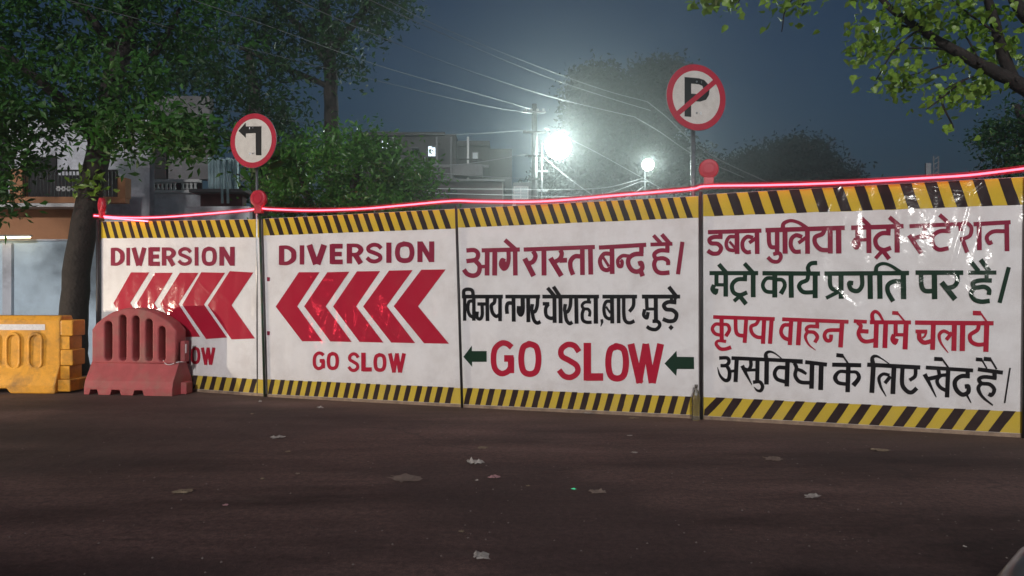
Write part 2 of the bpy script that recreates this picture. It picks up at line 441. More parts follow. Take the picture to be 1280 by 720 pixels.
# ------------------------------------------------------------------ barricade fence
PANEL_PX = [  # TL, TR, BR, BL in photo pixels
    ((127, 277), (323, 274), (332, 495.5), (127, 481.5)),
    ((329, 273.5), (569, 261), (578, 509), (335, 496)),
    ((572, 261), (873, 245), (877, 523.5), (579.5, 509.2)),
    ((879, 243), (1281, 221), (1277.5, 547), (879.5, 524)),
]
class Panel:
    def __init__(s, px):
        TL, TR, BR, BL = px
        s.bl, s.br = gnd(*BL), gnd(*BR)
        s.x = (s.br - s.bl).normalized()
        s.n = Vector((s.x.y, -s.x.x, 0))         # towards the camera
        if s.n.y > 0: s.n = -s.n
        s.tl, s.tr = s.hit(*TL), s.hit(*TR)
    def hit(s, px, py, off=0.0):
        """photo pixel -> point painted on this panel, off metres proud of it"""
        d = Vector(((px - 640) / F_PX, 1, (HZ - py) / F_PX)); o = Vector((0, 0, CH))
        t = (s.bl - o).dot(s.n) / d.dot(s.n)
        return o + d * t + s.n * off
    def uv(s, u, v, off=0.0):
        a = s.bl.lerp(s.br, u); b = s.tl.lerp(s.tr, u)
        return a.lerp(b, v) + s.n * off
P = [Panel(q) for q in PANEL_PX]
# a fifth panel carries the fence on past the right edge of the frame
p5 = Panel.__new__(Panel); q4 = P[3]
p5.x, p5.n = q4.x, q4.n
p5.bl, p5.tl = q4.br + q4.x * 0.03, q4.tr + q4.x * 0.03
p5.br, p5.tr = p5.bl + q4.x * 3.0, p5.tl + q4.x * 3.0
P.append(p5)

def ribbon(mb, pn, pts, wd, org, sc, smooth, off):
    """one brush stroke: a strip of quads traced on the panel"""
    ws = list(wd) if isinstance(wd, (list, tuple)) else [wd] * len(pts)
    Q = [(p[0] / sc + org[0], p[1] / sc + org[1], w_ / sc / 2) for p, w_ in zip(pts, ws)]
    Q = smooth_pts(Q, 5) if smooth and len(Q) > 2 else [np.array(q, float) for q in Q]
    n_ = len(Q); L, Rr = [], []
    for i in range(n_):
        a = Q[max(i - 1, 0)][:2]; b = Q[min(i + 1, n_ - 1)][:2]
        t = b - a; t = t / (np.linalg.norm(t) + 1e-9)
        nn = np.array([-t[1], t[0]])
        k = 1.0
        if 0 < i < n_ - 1:
            t1 = Q[i][:2] - Q[i - 1][:2]; t1 = t1 / (np.linalg.norm(t1) + 1e-9)
            k = min(1.5, 1 / max(0.5, abs(np.dot(nn, np.array([-t1[1], t1[0]])))))
        L.append(Q[i][:2] + nn * Q[i][2] * k); Rr.append(Q[i][:2] - nn * Q[i][2] * k)
    b0 = len(mb.V)
    for i in range(n_):
        o_ = off + i * 0.00003
        mb.V.append(pn.hit(L[i][0], L[i][1], o_)); mb.V.append(pn.hit(Rr[i][0], Rr[i][1], o_))
    for i in range(n_ - 1):
        mb.F.append((b0 + 2 * i, b0 + 2 * i + 1, b0 + 2 * i + 3, b0 + 2 * i + 2))

def strokes(name, pn, org, sc, data, mt, parent, label, mb=None):
    own = mb is None
    mb = mb or MB()
    for i, (kind, pts, wd) in enumerate(data):
        ribbon(mb, pn, pts, wd, org, sc, kind == 's', 0.0045 + (i % 7) * 0.0004)
    if own:
        return tag(mb.build(name, mt, parent), label)
    return mb

panel_objs = []
PL = ['painted barricade panel reading DIVERSION, half hidden behind the red plastic barrier',
      'fully visible painted barricade panel reading DIVERSION with five red chevrons',
      'white barricade panel with Hindi lines above a large GO SLOW between two green arrows',
      'white barricade panel with four lines of red, green and black Hindi lettering',
      'barricade panel at the right end of the fence, only its edge in view']
def lrp(a, b, t): return a + (b - a) * t
STR = [(17, 17), (18, 19), (20, 19), (14, 14), (10, 10)]
for i, pn in enumerate(P):
    base = (pn.bl + pn.br) / 2
    e = empty('barricade_panel', base, 0, PL[i], 'barricade', 'sheet barricade panels closing the road')
    panel_objs.append(e)
    # sheet: a real slab, 3 cm thick
    V = []
    for off in (0.0, -0.03):
        V += [pn.uv(0, 0.012, off), pn.uv(1, 0.012, off), pn.uv(1, 1, off), pn.uv(0, 1, off)]
    pyd('sheet', V, [(0, 1, 2, 3), (7, 6, 5, 4), (0, 4, 5, 1), (1, 5, 6, 2), (2, 6, 7, 3), (3, 7, 4, 0)], M['vinyl'], e)
    # back frame
    mb = MB()
    for v in (0.04, 0.5, 0.96):
        mb.tube([pn.uv(0.01, v, -0.055), pn.uv(0.99, v, -0.055)], 0.022, 6)
    for u in (0.02, 0.5, 0.98):
        mb.tube([pn.uv(u, 0, -0.08), pn.uv(u, 0.99, -0.08)], 0.022, 6)
    mb.build('back_frame', M['back'], e)
    # unseen strip added behind the joint to block lamp light leaking through
    mb = MB(); V = []
    for off in (-0.034, -0.05):
        V += [pn.uv(.985, 0.0, off), pn.uv(1.03, 0.0, off), pn.uv(1.03, 1, off), pn.uv(.985, 1, off)]
    mb.add(V, [(0, 1, 2, 3), (7, 6, 5, 4), (0, 4, 5, 1), (1, 5, 6, 2), (2, 6, 7, 3), (3, 7, 4, 0)])
    mb.build('joint_light_block', M['back'], e)
    # bottom lip
    mb = MB()
    V = []
    for off in (0.012, -0.04):
        V += [pn.uv(0, 0.0, off), pn.uv(1, 0.0, off), pn.uv(1, 0.0145, off), pn.uv(0, 0.0145, off)]
    mb.add(V, [(0, 1, 2, 3), (7, 6, 5, 4), (0, 4, 5, 1), (1, 5, 6, 2), (2, 6, 7, 3), (3, 7, 4, 0)])
    mb.build('bottom_lip', M['lip'], e)
    # hazard bands
    nt_, nb_ = STR[i]
    vt = [(0.898, 0.898), (0.905, 0.900), (0.904, 0.903), (0.902, 0.893), (0.895, 0.895)][i]
    vb = [(0.095, 0.095), (0.099, 0.098), (0.099, 0.098), (0.100, 0.100), (0.10, 0.10)][i]
    for top in (True, False):
        v0a, v0b, v1a, v1b = (vt[0], vt[1], 0.999, 0.999) if top else (0.016, 0.016, vb[0], vb[1])
        V = []; Fc = []
        N = 24
        for k in range(N + 1):
            u = k / N
            V += [pn.uv(u, lrp(v0a, v0b, u) + (rng.uniform(-.0015, .0015) if top else 0), 0.002), pn.uv(u, lrp(v1a, v1b, u) - (0 if top else rng.uniform(0, .003)), 0.002)]
        Fc = [(2 * k, 2 * k + 2, 2 * k + 3, 2 * k + 1) for k in range(N)]
        pyd('yellow_band', V, Fc, M['p_yellow'], e)
        cnt = nt_ if top else nb_
        for k in range(cnt):
            pitch = 1.0 / (cnt + (0.6 if i < 3 else 0.25))
            wd = pitch * 0.47 * rng.uniform(0.93, 1.07)
            u0 = (k + (0.35 if top else 0.22)) * pitch + rng.uniform(-.04, .04) * pitch
            sl = pitch * ((0.55 if i < 3 else 0.38) if top else (-0.42 if i < 3 else -0.62 if k else -0.9))
            # top stripes lean so that their foot is to the right; bottom ones so that their foot is to the left
            ub, ut = (u0 + sl * 0.6, u0 - sl * 0.4) if top else (u0 + sl * 0.5, u0 - sl * 0.5)
            cl = lambda a: min(0.999, max(0.001, a))
            j = rng.uniform(-.0012, .0012, 4)
            V = []; Fc = []
            for t in (0, .33, .66, 1):
                ub_, ut_ = lrp(ub, ut, t), lrp(ub, ut, t)
                ww = wd * (1 + rng.uniform(-.04, .04))
                for q in (ub_, ub_ + ww):
                    q = cl(q)
                    V.append(pn.uv(q, lrp(lrp(v0a, v0b, q), lrp(v1a, v1b, q), t), 0.0032))
            Fc = [(0, 1, 3, 2), (2, 3, 5, 4), (4, 5, 7, 6)]
            if V[0] != V[1]:
                pyd('hazard_stripe', V, Fc, M['p_dark'], e)

# ---- Latin letters as brush strokes in a unit box (x right, y down)
GL = {
 'D': [('l', [(.13, 0), (.13, 1)], .26), ('s', [(.05, .085), (.5, .09), (.82, .28), (.87, .5), (.82, .72), (.5, .91), (.05, .915)], [.19, .19, .25, .26, .25, .19, .19])],
 'I': [('l', [(.5, 0), (.5, 1)], 1.0)],
 'V': [('l', [(.12, 0), (.46, 1)], .25), ('l', [(.88, 0), (.54, 1)], .25)],
 'E': [('l', [(.17, 0), (.17, 1)], .33), ('l', [(.1, .1), (1, .1)], .20), ('l', [(.1, .5), (.92, .5)], .19), ('l', [(.1, .9), (1, .9)], .20)],
 'R': [('l', [(.14, 0), (.14, 1)], .27), ('s', [(.05, .09), (.6, .1), (.84, .24), (.84, .38), (.6, .54), (.1, .55)], [.18, .19, .24, .24, .19, .18]), ('l', [(.5, .55), (.86, 1)], .27)],
 'S': [('s', [(.92, .27), (.72, .12), (.42, .09), (.16, .21), (.18, .38), (.5, .49), (.82, .62), (.85, .79), (.58, .91), (.28, .88), (.06, .73)], .215)],
 'O': [('s', [(.5, .09), (.22, .18), (.13, .5), (.22, .82), (.5, .91), (.78, .82), (.87, .5), (.78, .18), (.5, .09), (.4, .1)], .235)],
 'N': [('l', [(.13, 0), (.13, 1)], .26), ('l', [(.16, .06), (.84, .94)], .25), ('l', [(.87, 0), (.87, 1)], .26)],
 'G': [('s', [(.90, .20), (.70, .10), (.45, .09), (.20, .24), (.13, .5), (.2, .78), (.45, .91), (.72, .86), (.86, .74)], .22), ('l', [(.87, .9), (.87, .47)], .24), ('l', [(.98, .5), (.58, .5)], .17)],
 'L': [('l', [(.17, 0), (.17, 1)], .34), ('l', [(.1, .905), (1, .905)], .19)],
 'W': [('l', [(.09, 0), (.34, 1)], .18), ('l', [(.5, 0), (.31, 1)], .17), ('l', [(.5, 0), (.67, 1)], .17), ('l', [(.91, 0), (.68, 1)], .18)],
}
def latin(pn, org, sc, items, mt, parent, label):
    """items: (char, x0, x1, y0, y1) boxes in zoomed-tile units"""
    c_ = 0; hv = 1.22 if items[0][4] - items[0][3] < 200 else 1.06
    for (ch, x0, x1, y0, y1) in items:
        mb = MB()
        W_, H_ = x1 - x0, y1 - y0
        for (kd, pts, wd) in GL[ch]:
            horiz = len(pts) == 2 and abs(pts[0][1] - pts[1][1]) < .05
            if ch == 'I': ww = W_
            else:
                kk = H_ if horiz else (W_ * .75 + H_ * .12)
                ww = [q * (H_ * .55 + W_ * .35) for q in wd] if isinstance(wd, list) else (wd * H_ if horiz else wd * (W_ * .9 + H_ * .1) if kd == 'l' else wd * (W_ * .55 + H_ * .30))
            if ch != 'I': ww = [q * hv for q in ww] if isinstance(ww, list) else ww * hv
            ribbon(mb, pn, [(x0 + a * W_, y0 + b * H_) for a, b in pts], ww, org, sc, kd == 's', 0.0045 + (c_ % 7) * .0004)
            c_ += 1
        mb.build('letter', mt, parent)

def lin_items(word, xs, yl, yr):
    n_ = len(word); out = []
    for k, (ch, (a, b)) in enumerate(zip(word, xs)):
        t = ((a + b) / 2 - xs[0][0]) / (xs[-1][1] - xs[0][0])
        out.append((ch, a, b, lrp(yl[0], yr[0], t), lrp(yl[1], yr[1], t)))
    return out
latin(P[0], (120, 260), 5.805, lin_items('DIVERSION', [(112, 205), (222, 248), (262, 365), (385, 465), (482, 578), (597, 697), (718, 745), (768, 878), (900, 1005)], (290, 418), (281, 419)), M['p_maroon'], panel_objs[0], 'maroon word DIVERSION')
latin(P[1], (320, 260), 4.923, lin_items('DIVERSION', [(145, 247), (270, 298), (315, 435), (458, 535), (562, 660), (678, 780), (803, 835), (855, 977), (997, 1095)], (234, 351), (204, 332)), M['p_maroon'], panel_objs[1], 'maroon word DIVERSION')
latin(P[0], (120, 380), 5.805, [('G', 363, 427, 298, 420), ('O', 440, 504, 301, 424), ('S', 553, 612, 304, 430), ('L', 628, 680, 308, 430), ('O', 690, 757, 310, 437), ('W', 764, 867, 316, 441)], M['p_red'], panel_objs[0], 'red words GO SLOW')
latin(P[1], (320, 390), 4.923, [('G', 350, 424, 243, 358), ('O', 437, 511, 246, 357), ('S', 568, 636, 247, 370), ('L', 652, 714, 250, 364), ('O', 724, 803, 253, 368), ('W', 815, 922, 254, 372)], M['p_red'], panel_objs[1], 'red words GO SLOW')
latin(P[2], (570, 410), 8, [('G', 345, 582, 120, 488), ('O', 623, 857, 127, 493), ('S', 1018, 1250, 130, 527), ('L', 1282, 1473, 148, 525), ('O', 1492, 1732, 147, 540), ('W', 1717, 2080, 158, 550)], M['p_red'], panel_objs[2], 'large red words GO SLOW')

def poly_on(name, pn, org, sc, polys, mt, parent, label, off=0.0045):
    mb = MB()
    for k, pl in enumerate(polys):
        V = [pn.hit(a / sc + org[0], b / sc + org[1], off) for a, b in pl]
        mb.add(V, [tuple(range(len(V)))])
    return tag(mb.build(name, mt, parent), label)
chev2 = [((265, 395), (392, 395), (255, 605), (410, 820), (285, 820), (122, 607)),
         ((440, 395), (575, 392), (430, 605), (590, 824), (458, 821), (297, 605)),
         ((622, 390), (765, 388), (617, 605), (785, 828), (638, 824), (475, 606)),
         ((820, 385), (965, 382), (805, 603), (980, 831), (833, 828), (660, 606)),
         ((1018, 380), (1168, 378), (998, 605), (1188, 835), (1035, 832), (848, 604))]
chev1 = [((255, 467), (388, 467), (250, 690), (395, 932), (262, 932), (128, 690)),
         ((432, 470), (558, 470), (425, 692), (565, 934), (432, 934), (297, 692)),
         ((610, 470), (745, 470), (600, 697), (757, 934), (612, 936), (467, 696)),
         ((765, 466), (938, 470), (785, 700), (952, 940), (800, 950), (628, 702)),
         ((972, 458), (1143, 468), (985, 705), (1155, 947), (985, 953), (812, 706))]
for pn, org, sc, ch, par in ((P[1], (320, 260), 4.923, chev2, panel_objs[1]), (P[0], (120, 260), 5.805, chev1, panel_objs[0])):
    for c_ in ch:
        mb = MB()
        V = [pn.hit(a / sc + org[0], b / sc + org[1], 0.0045) for a, b in c_]
        mb.add(V, [(0, 1, 2, 5), (5, 2, 3, 4)])
        mb.build('chevron', M['p_red'], par)
mb = MB()
for (a, b) in ((78, 438), (78, 770)):
    V = [P[1].hit((a + dx) / 4.923 + 320, (b + dy) / 4.923 + 260, .0045) for dx, dy in ((-9, -13), (9, -11), (7, 13), (-9, 12))]
    mb.add(V, [(0, 1, 2, 3)])
mb.build('small_red_mark', M['p_maroon'], panel_objs[1])
for pl in ([(75, 288), (160, 175), (160, 230), (308, 230), (308, 338), (162, 338), (164, 390)],
           [(2085, 355), (2205, 228), (2210, 287), (2380, 290), (2382, 410), (2210, 410), (2203, 480)]):
    V = [P[2].hit(a / 8 + 570, b / 8 + 410, 0.0045) for a, b in pl]
    pyd('green_arrow', V, [(0, 1, 2, 5, 6), (2, 3, 4, 5)], M['p_green'], panel_objs[2])

def sh(data, dx, dy=0):
    return [(k, [(a + dx, b + dy) for a, b in p], w_) for k, p, w_ in data]
# ---- Hindi lettering, traced stroke by stroke (8x zoomed tiles)
t3a = [ # अागे रास्ता
 ('s', [(105, 265), (185, 262), (222, 300), (200, 355), (105, 372)], 44),
 ('s', [(195, 368), (237, 420), (225, 490), (175, 517), (115, 500), (80, 455)], 46),
 ('l', [(225, 428), (310, 424)], 36), ('l', [(258, 264), (640, 255)], 42),
 ('l', [(314, 260), (312, 515)], 48), ('l', [(390, 260), (388, 515)], 50),
 ('s', [(526, 270), (528, 350), (512, 420), (480, 448), (452, 410), (462, 362), (492, 372)], 42),
 ('l', [(478, 380), (500, 420)], 40),
 ('l', [(592, 262), (595, 515)], 46), ('l', [(490, 160), (598, 256)], 44),
 ('l', [(678, 256), (1390, 230)], 42),
 ('s', [(772, 272), (796, 320), (772, 375), (722, 398)], 45), ('l', [(688, 345), (778, 520)], 52),
 ('l', [(880, 262), (882, 515)], 50),
 ('s', [(1045, 262), (1058, 300), (1038, 350), (975, 385)], 45), ('l', [(945, 340), (1055, 520)], 52),
 ('l', [(1035, 365), (1112, 362)], 48),
 ('s', [(1255, 325), (1190, 325), (1148, 370), (1147, 440), (1172, 508)], 46),
 ('l', [(1264, 250), (1266, 510)], 48), ('l', [(1345, 245), (1349, 506)], 48)]
t3b = [ # बन्द है।
 ('l', [(230, 236), (703, 208)], 42), ('l', [(360, 235), (363, 500)], 48),
 ('s', [(345, 298), (280, 300), (240, 365), (262, 440), (310, 462), (348, 440)], 42), ('l', [(270, 330), (330, 425)], 28),
 ('s', [(530, 322), (465, 318), (420, 360), (427, 418), (455, 422), (462, 378), (445, 362)], 36),
 ('l', [(655, 222), (655, 292)], 46),
 ('s', [(676, 300), (590, 302), (532, 340), (524, 400), (560, 460), (615, 476), (662, 445), (655, 392), (622, 398)], 46),
 ('l', [(640, 450), (668, 522)], 48),
 ('l', [(745, 206), (965, 198)], 38), ('l', [(914, 205), (914, 275)], 44),
 ('s', [(936, 268), (840, 265), (785, 300), (800, 345), (870, 342), (918, 368), (922, 412)], 42),
 ('s', [(800, 350), (782, 402), (800, 462), (850, 490), (936, 485)], 44),
 ('l', [(775, 113), (850, 195)], 38), ('l', [(858, 104), (940, 200)], 42), ('l', [(1065, 178), (1020, 503)], 42)]
strokes('hindi_line', P[2], (570, 280), 8, t3a + sh(t3b, 1200), M['p_maroon'], panel_objs[2], 'maroon first Hindi line')
t3c = [ # विजय नगर चौरा
 ('l', [(60, 246), (470, 246)], 38), ('s', [(83, 260), (80, 190), (122, 172), (166, 190), (172, 260)], 36),
 ('l', [(88, 255), (88, 487)], 34), ('l', [(180, 255), (180, 487)], 36),
 ('s', [(168, 288), (130, 300), (120, 370), (140, 432), (178, 452)], 34),
 ('l', [(215, 320), (312, 320)], 34), ('s', [(262, 325), (264, 430), (240, 470), (212, 450), (214, 395)], 34), ('l', [(313, 255), (316, 490)], 38),
 ('s', [(390, 262), (384, 305), (355, 335), (366, 405), (400, 442), (435, 430)], 36), ('l', [(441, 255), (442, 492)], 38),
 ('l', [(495, 246), (842, 246)], 38), ('s', [(572, 312), (524, 312), (508, 350), (513, 418)], 38), ('l', [(576, 255), (579, 497)], 40),
 ('s', [(668, 258), (668, 380), (650, 425), (630, 395), (632, 340)], 44), ('l', [(722, 255), (725, 502)], 40),
 ('s', [(818, 258), (812, 340), (790, 395), (760, 385), (764, 320)], 36), ('s', [(762, 395), (780, 478), (812, 510), (846, 496)], 36),
 ('l', [(865, 246), (1432, 246)], 38),
 ('l', [(868, 318), (935, 318)], 36), ('s', [(925, 322), (898, 365), (905, 435), (945, 462), (985, 455)], 36), ('l', [(985, 255), (988, 508)], 40),
 ('l', [(1044, 255), (1048, 512)], 40), ('l', [(916, 158), (990, 246)], 38), ('l', [(975, 146), (1036, 238)], 38),
 ('s', [(1150, 258), (1142, 345), (1115, 398), (1088, 385), (1094, 320)], 36), ('s', [(1092, 398), (1105, 478), (1136, 515), (1165, 500)], 36),
 ('l', [(1203, 255), (1207, 517)], 40)]
t3d = [ # हा, बाए मुड़े
 ('l', [(128, 255), (126, 300)], 34), ('s', [(152, 302), (92, 302), (62, 332), (78, 366), (122, 372), (140, 402), (134, 445)], 30),
 ('s', [(78, 372), (63, 420), (70, 480), (105, 502), (157, 502)], 34), ('l', [(198, 255), (200, 517)], 44),
 ('l', [(258, 472), (262, 505)], 28), ('l', [(264, 500), (248, 545)], [24, 8]),
 ('l', [(265, 246), (612, 246)], 38), ('l', [(360, 255), (364, 514)], 40),
 ('s', [(350, 293), (302, 298), (280, 360), (292, 438), (330, 468), (358, 455)], 34), ('l', [(300, 345), (345, 412)], 22),
 ('l', [(426, 255), (428, 512)], 36), ('s', [(478, 255), (480, 430), (498, 492), (540, 508), (585, 488)], 36),
 ('s', [(578, 258), (574, 340), (534, 396)], 36),
 ('l', [(660, 246), (1042, 246)], 40), ('l', [(706, 255), (712, 385)], 36), ('l', [(708, 370), (795, 370)], 30),
 ('s', [(688, 372), (678, 430), (708, 458), (722, 400)], 36), ('l', [(798, 255), (800, 480)], 42),
 ('s', [(765, 492), (820, 496), (838, 535), (800, 574), (745, 568), (708, 545)], 36),
 ('l', [(955, 255), (955, 305)], 34), ('s', [(1005, 305), (925, 300), (880, 330), (902, 372), (962, 380), (1005, 420), (988, 480), (930, 492), (868, 470)], 40),
 ('l', [(950, 524), (950, 586)], [4, 4]), ('l', [(925, 555), (950, 555), (976, 555)], [4, 58, 4]),
 ('l', [(928, 148), (1005, 246)], 40), ('l', [(1005, 240), (985, 290)], 30)]
strokes('hindi_line', P[2], (570, 340), 8, t3c + sh(t3d, 1200), M['p_black'], panel_objs[2], 'black second Hindi line')
t4e = [ # डबल पुलि
 ('l', [(120, 242), (655, 226)], 42), ('l', [(245, 240), (245, 298)], 44),
 ('s', [(266, 290), (180, 290), (135, 315), (152, 352), (215, 358), (252, 400), (225, 450), (165, 455), (118, 425)], 42),
 ('l', [(410, 238), (412, 460)], 48), ('s', [(398, 288), (335, 290), (303, 350), (320, 408), (370, 424), (405, 414)], 36), ('l', [(335, 335), (392, 402)], 26),
 ('l', [(610, 232), (613, 460)], 46), ('s', [(572, 298), (512, 288), (468, 335), (470, 405), (508, 442), (550, 438)], 40), ('l', [(605, 298), (532, 348)], 36),
 ('l', [(695, 223), (1488, 198)], 46),
 ('s', [(728, 240), (732, 345), (755, 390), (815, 392)], 42), ('l', [(812, 238), (812, 440)], 46),
 ('s', [(772, 462), (830, 452), (850, 490), (822, 534), (765, 532), (718, 492)], 38),
 ('l', [(890, 215), (892, 457)], 50), ('s', [(868, 205), (878, 155), (945, 127), (1030, 148), (1108, 200)], [44, 40, 34, 34, 40]),
 ('l', [(1114, 220), (1116, 458)], 48), ('s', [(1062, 290), (1002, 272), (955, 310), (950, 380), (985, 434), (1048, 436)], 42), ('l', [(1100, 295), (1025, 350)], 36)]
t4f = [ # या मेट्रो
 ('s', [(325, 288), (305, 338), (232, 372), (235, 440), (290, 495), (378, 502)], 44), ('l', [(382, 278), (383, 535)], 50), ('l', [(466, 275), (468, 535)], 54),
 ('l', [(592, 278), (1115, 262)], 46), ('l', [(655, 285), (655, 405)], 44), ('l', [(655, 400), (765, 396)], 34),
 ('s', [(640, 388), (614, 432), (642, 476), (666, 450), (660, 405)], 40), ('l', [(766, 275), (770, 530)], 50), ('l', [(694, 182), (775, 260)], 42),
 ('l', [(965, 280), (962, 345)], 46), ('s', [(986, 334), (895, 334), (835, 390), (852, 468), (915, 500), (990, 478)], 44),
 ('l', [(905, 505), (835, 585)], 38), ('l', [(900, 495), (972, 590)], 44), ('l', [(1050, 262), (1052, 526)], 52), ('l', [(973, 172), (1080, 262)], 42)]
t4g = [ # स्टेशन
 ('l', [(135, 262), (640, 240)], 40), ('s', [(285, 260), (285, 312), (250, 360), (180, 382)], 42), ('l', [(130, 352), (252, 532)], 46), ('l', [(250, 372), (345, 370)], 40),
 ('l', [(520, 245), (520, 315)], 40), ('s', [(545, 312), (440, 312), (368, 362), (372, 448), (430, 496), (525, 482)], 42), ('l', [(435, 148), (530, 232)], 40),
 ('s', [(648, 310), (645, 250), (700, 228), (752, 275), (742, 350), (690, 382), (640, 392)], 38), ('l', [(660, 385), (712, 525)], 42),
 ('l', [(775, 242), (1145, 222)], 42), ('l', [(830, 235), (834, 502)], 48),
 ('s', [(1090, 312), (970, 316), (908, 368), (928, 430), (962, 418)], 40), ('l', [(1106, 228), (1110, 512)], 46)]
strokes('hindi_line', P[3], (870, 260), 8, t4e + sh(t4f, 960, -80) + sh(t4g, 2000, -80), M['p_maroon'], panel_objs[3], 'maroon first Hindi line')
t4h = [ # मेट्रो कार्य
 ('l', [(135, 171), (622, 171)], 42), ('l', [(205, 180), (205, 300)], 42), ('l', [(205, 288), (295, 288)], 34),
 ('s', [(182, 290), (165, 332), (195, 366), (205, 325)], 44), ('l', [(298, 178), (298, 406)], 46), ('l', [(228, 82), (308, 172)], 42),
 ('l', [(492, 180), (490, 245)], 42), ('s', [(510, 232), (415, 235), (362, 288), (375, 362), (438, 390), (512, 364)], 42),
 ('l', [(440, 400), (380, 452)], 38), ('l', [(432, 392), (502, 482)], 44), ('l', [(572, 172), (573, 412)], 48), ('l', [(484, 74), (572, 170)], 42),
 ('l', [(665, 172), (1240, 176)], 44), ('l', [(788, 180), (788, 415)], 50),
 ('s', [(785, 222), (705, 225), (668, 290), (700, 352), (785, 362)], 38), ('s', [(800, 235), (866, 242), (888, 300), (848, 378)], [38, 38, 40, 48]),
 ('l', [(950, 178), (954, 417)], 50),
 ('s', [(1122, 185), (1110, 240), (1050, 268), (1032, 310), (1075, 360), (1170, 362)], 42), ('l', [(1192, 180), (1192, 421)], 50),
 ('s', [(1132, 172), (1120, 115), (1150, 75), (1212, 68)], 42)]
t4i = [ # प्रगति
 ('l', [(325, 256), (1170, 250)], 44), ('s', [(378, 262), (382, 365), (412, 412), (485, 415)], 44), ('l', [(490, 262), (492, 508)], 50), ('l', [(480, 430), (342, 500)], 38),
 ('s', [(698, 262), (700, 375), (655, 430), (590, 412), (572, 352), (612, 352)], 44), ('l', [(780, 262), (784, 510)], 52),
 ('l', [(876, 245), (880, 508)], 52), ('s', [(838, 245), (848, 185), (910, 155), (990, 178), (1095, 250)], [42, 38, 32, 30, 40]),
 ('s', [(1100, 335), (1015, 335), (960, 372), (960, 442), (1012, 534)], 46), ('l', [(1113, 258), (1116, 512)], 54)]
t4j = [ # पर है।
 ('l', [(195, 246), (672, 246)], 46), ('s', [(250, 262), (255, 375), (290, 428), (375, 430)], 46), ('l', [(383, 260), (386, 512)], 54),
 ('s', [(610, 262), (612, 330), (580, 382), (510, 402)], 46), ('l', [(455, 342), (592, 514)], 54),
 ('l', [(722, 246), (1003, 246)], 42), ('l', [(745, 133), (825, 232)], 44), ('l', [(845, 116), (932, 232)], 46), ('l', [(905, 250), (905, 320)], 40),
 ('s', [(957, 325), (835, 325), (768, 350), (792, 395), (880, 388), (930, 420), (926, 468)], 44), ('s', [(785, 400), (750, 452), (782, 512), (850, 536), (936, 528)], 46),
 ('l', [(1127, 192), (1035, 548)], 42)]
strokes('hindi_line', P[3], (870, 320), 8, t4h + sh(t4i, 960, -80) + sh(t4j, 2000, -80), M['p_green'], panel_objs[3], 'dark green second Hindi line')
t4k = [ # कृपया वाह
 ('l', [(172, 130), (788, 150)], 38), ('l', [(256, 140), (258, 370)], 42), ('s', [(255, 205), (195, 202), (164, 248), (195, 298), (255, 312)], 34),
 ('s', [(270, 202), (318, 210), (334, 260), (298, 322)], [30, 34, 36, 40]), ('s', [(302, 374), (225, 368), (202, 398), (240, 445), (292, 450), (352, 432)], [34, 28, 32, 36, 36, 40]),
 ('s', [(396, 145), (400, 265), (425, 308), (485, 318)], 38), ('l', [(503, 148), (487, 388)], 40), 
 ('s', [(628, 155), (602, 200), (552, 225), (560, 288), (605, 328), (668, 336)], 36), ('l', [(682, 150), (670, 398)], 42), ('l', [(757, 150), (740, 398)], 42),
 ('l', [(862, 152), (1525, 178)], 38), ('s', [(940, 208), (875, 215), (850, 280), (880, 335), (945, 362)], 38), ('l', [(953, 160), (938, 410)], 42), ('l', [(1037, 165), (1022, 412)], 46),
 ('l', [(1212, 172), (1212, 240)], 38), ('s', [(1232, 228), (1142, 222), (1104, 245), (1120, 276), (1180, 284), (1214, 330), (1188, 385)], [36, 36, 34, 34, 36, 38, 36]),
 ('s', [(1118, 275), (1094, 330), (1130, 408), (1198, 462)], [34, 30, 18, 6])]
t4l = [ # न धीमे
 ('s', [(478, 340), (360, 345), (325, 392), (345, 442), (385, 440), (392, 385)], 38), ('l', [(502, 250), (485, 514)], 46),
 ('l', [(618, 250), (748, 258)], 36), ('s', [(655, 262), (688, 300), (665, 370), (690, 430), (740, 455), (825, 442)], 40), ('l', [(680, 350), (765, 355)], 42),
 ('l', [(778, 262), (1190, 264)], 40), ('l', [(845, 258), (836, 518)], 48), ('l', [(938, 252), (928, 520)], 48),
 ('s', [(808, 250), (802, 185), (832, 155), (872, 180), (912, 250)], [42, 38, 34, 28, 22]),
 ('l', [(1036, 270), (1036, 388)], 42), ('l', [(1036, 386), (1138, 388)], 34), ('s', [(1020, 385), (1005, 432), (1030, 466), (1046, 425)], 44), ('l', [(1142, 262), (1130, 534)], 50),
 ('l', [(1002, 168), (1062, 172)], 38), ('l', [(1055, 168), (1130, 258)], 18)]
t4m = [ # चलाये
 ('l', [(190, 226), (975, 232)], 44), ('l', [(195, 314), (312, 316)], 38), ('s', [(232, 325), (235, 385), (280, 425), (348, 412)], 44), ('s', [(302, 320), (288, 360), (262, 380)], 22),
 ('l', [(374, 235), (365, 498)], 48), ('s', [(535, 335), (475, 310), (432, 350), (450, 430), (522, 528)], [30, 34, 34, 22, 8]), ('l', [(560, 325), (502, 398)], 38),
 ('l', [(584, 240), (578, 508)], 50), ('l', [(667, 240), (662, 510)], 52), ('s', [(828, 245), (812, 300), (742, 348), (750, 412), (810, 445), (885, 442)], 40), ('l', [(907, 238), (898, 518)], 52),
 ('l', [(768, 130), (848, 132)], 46), ('l', [(838, 120), (908, 218)], 18)]
strokes('hindi_line', P[3], (870, 380), 8, t4k + sh(t4l, 960, -80) + sh(t4m, 2000, -40), M['p_red'], panel_objs[3], 'red third Hindi line')
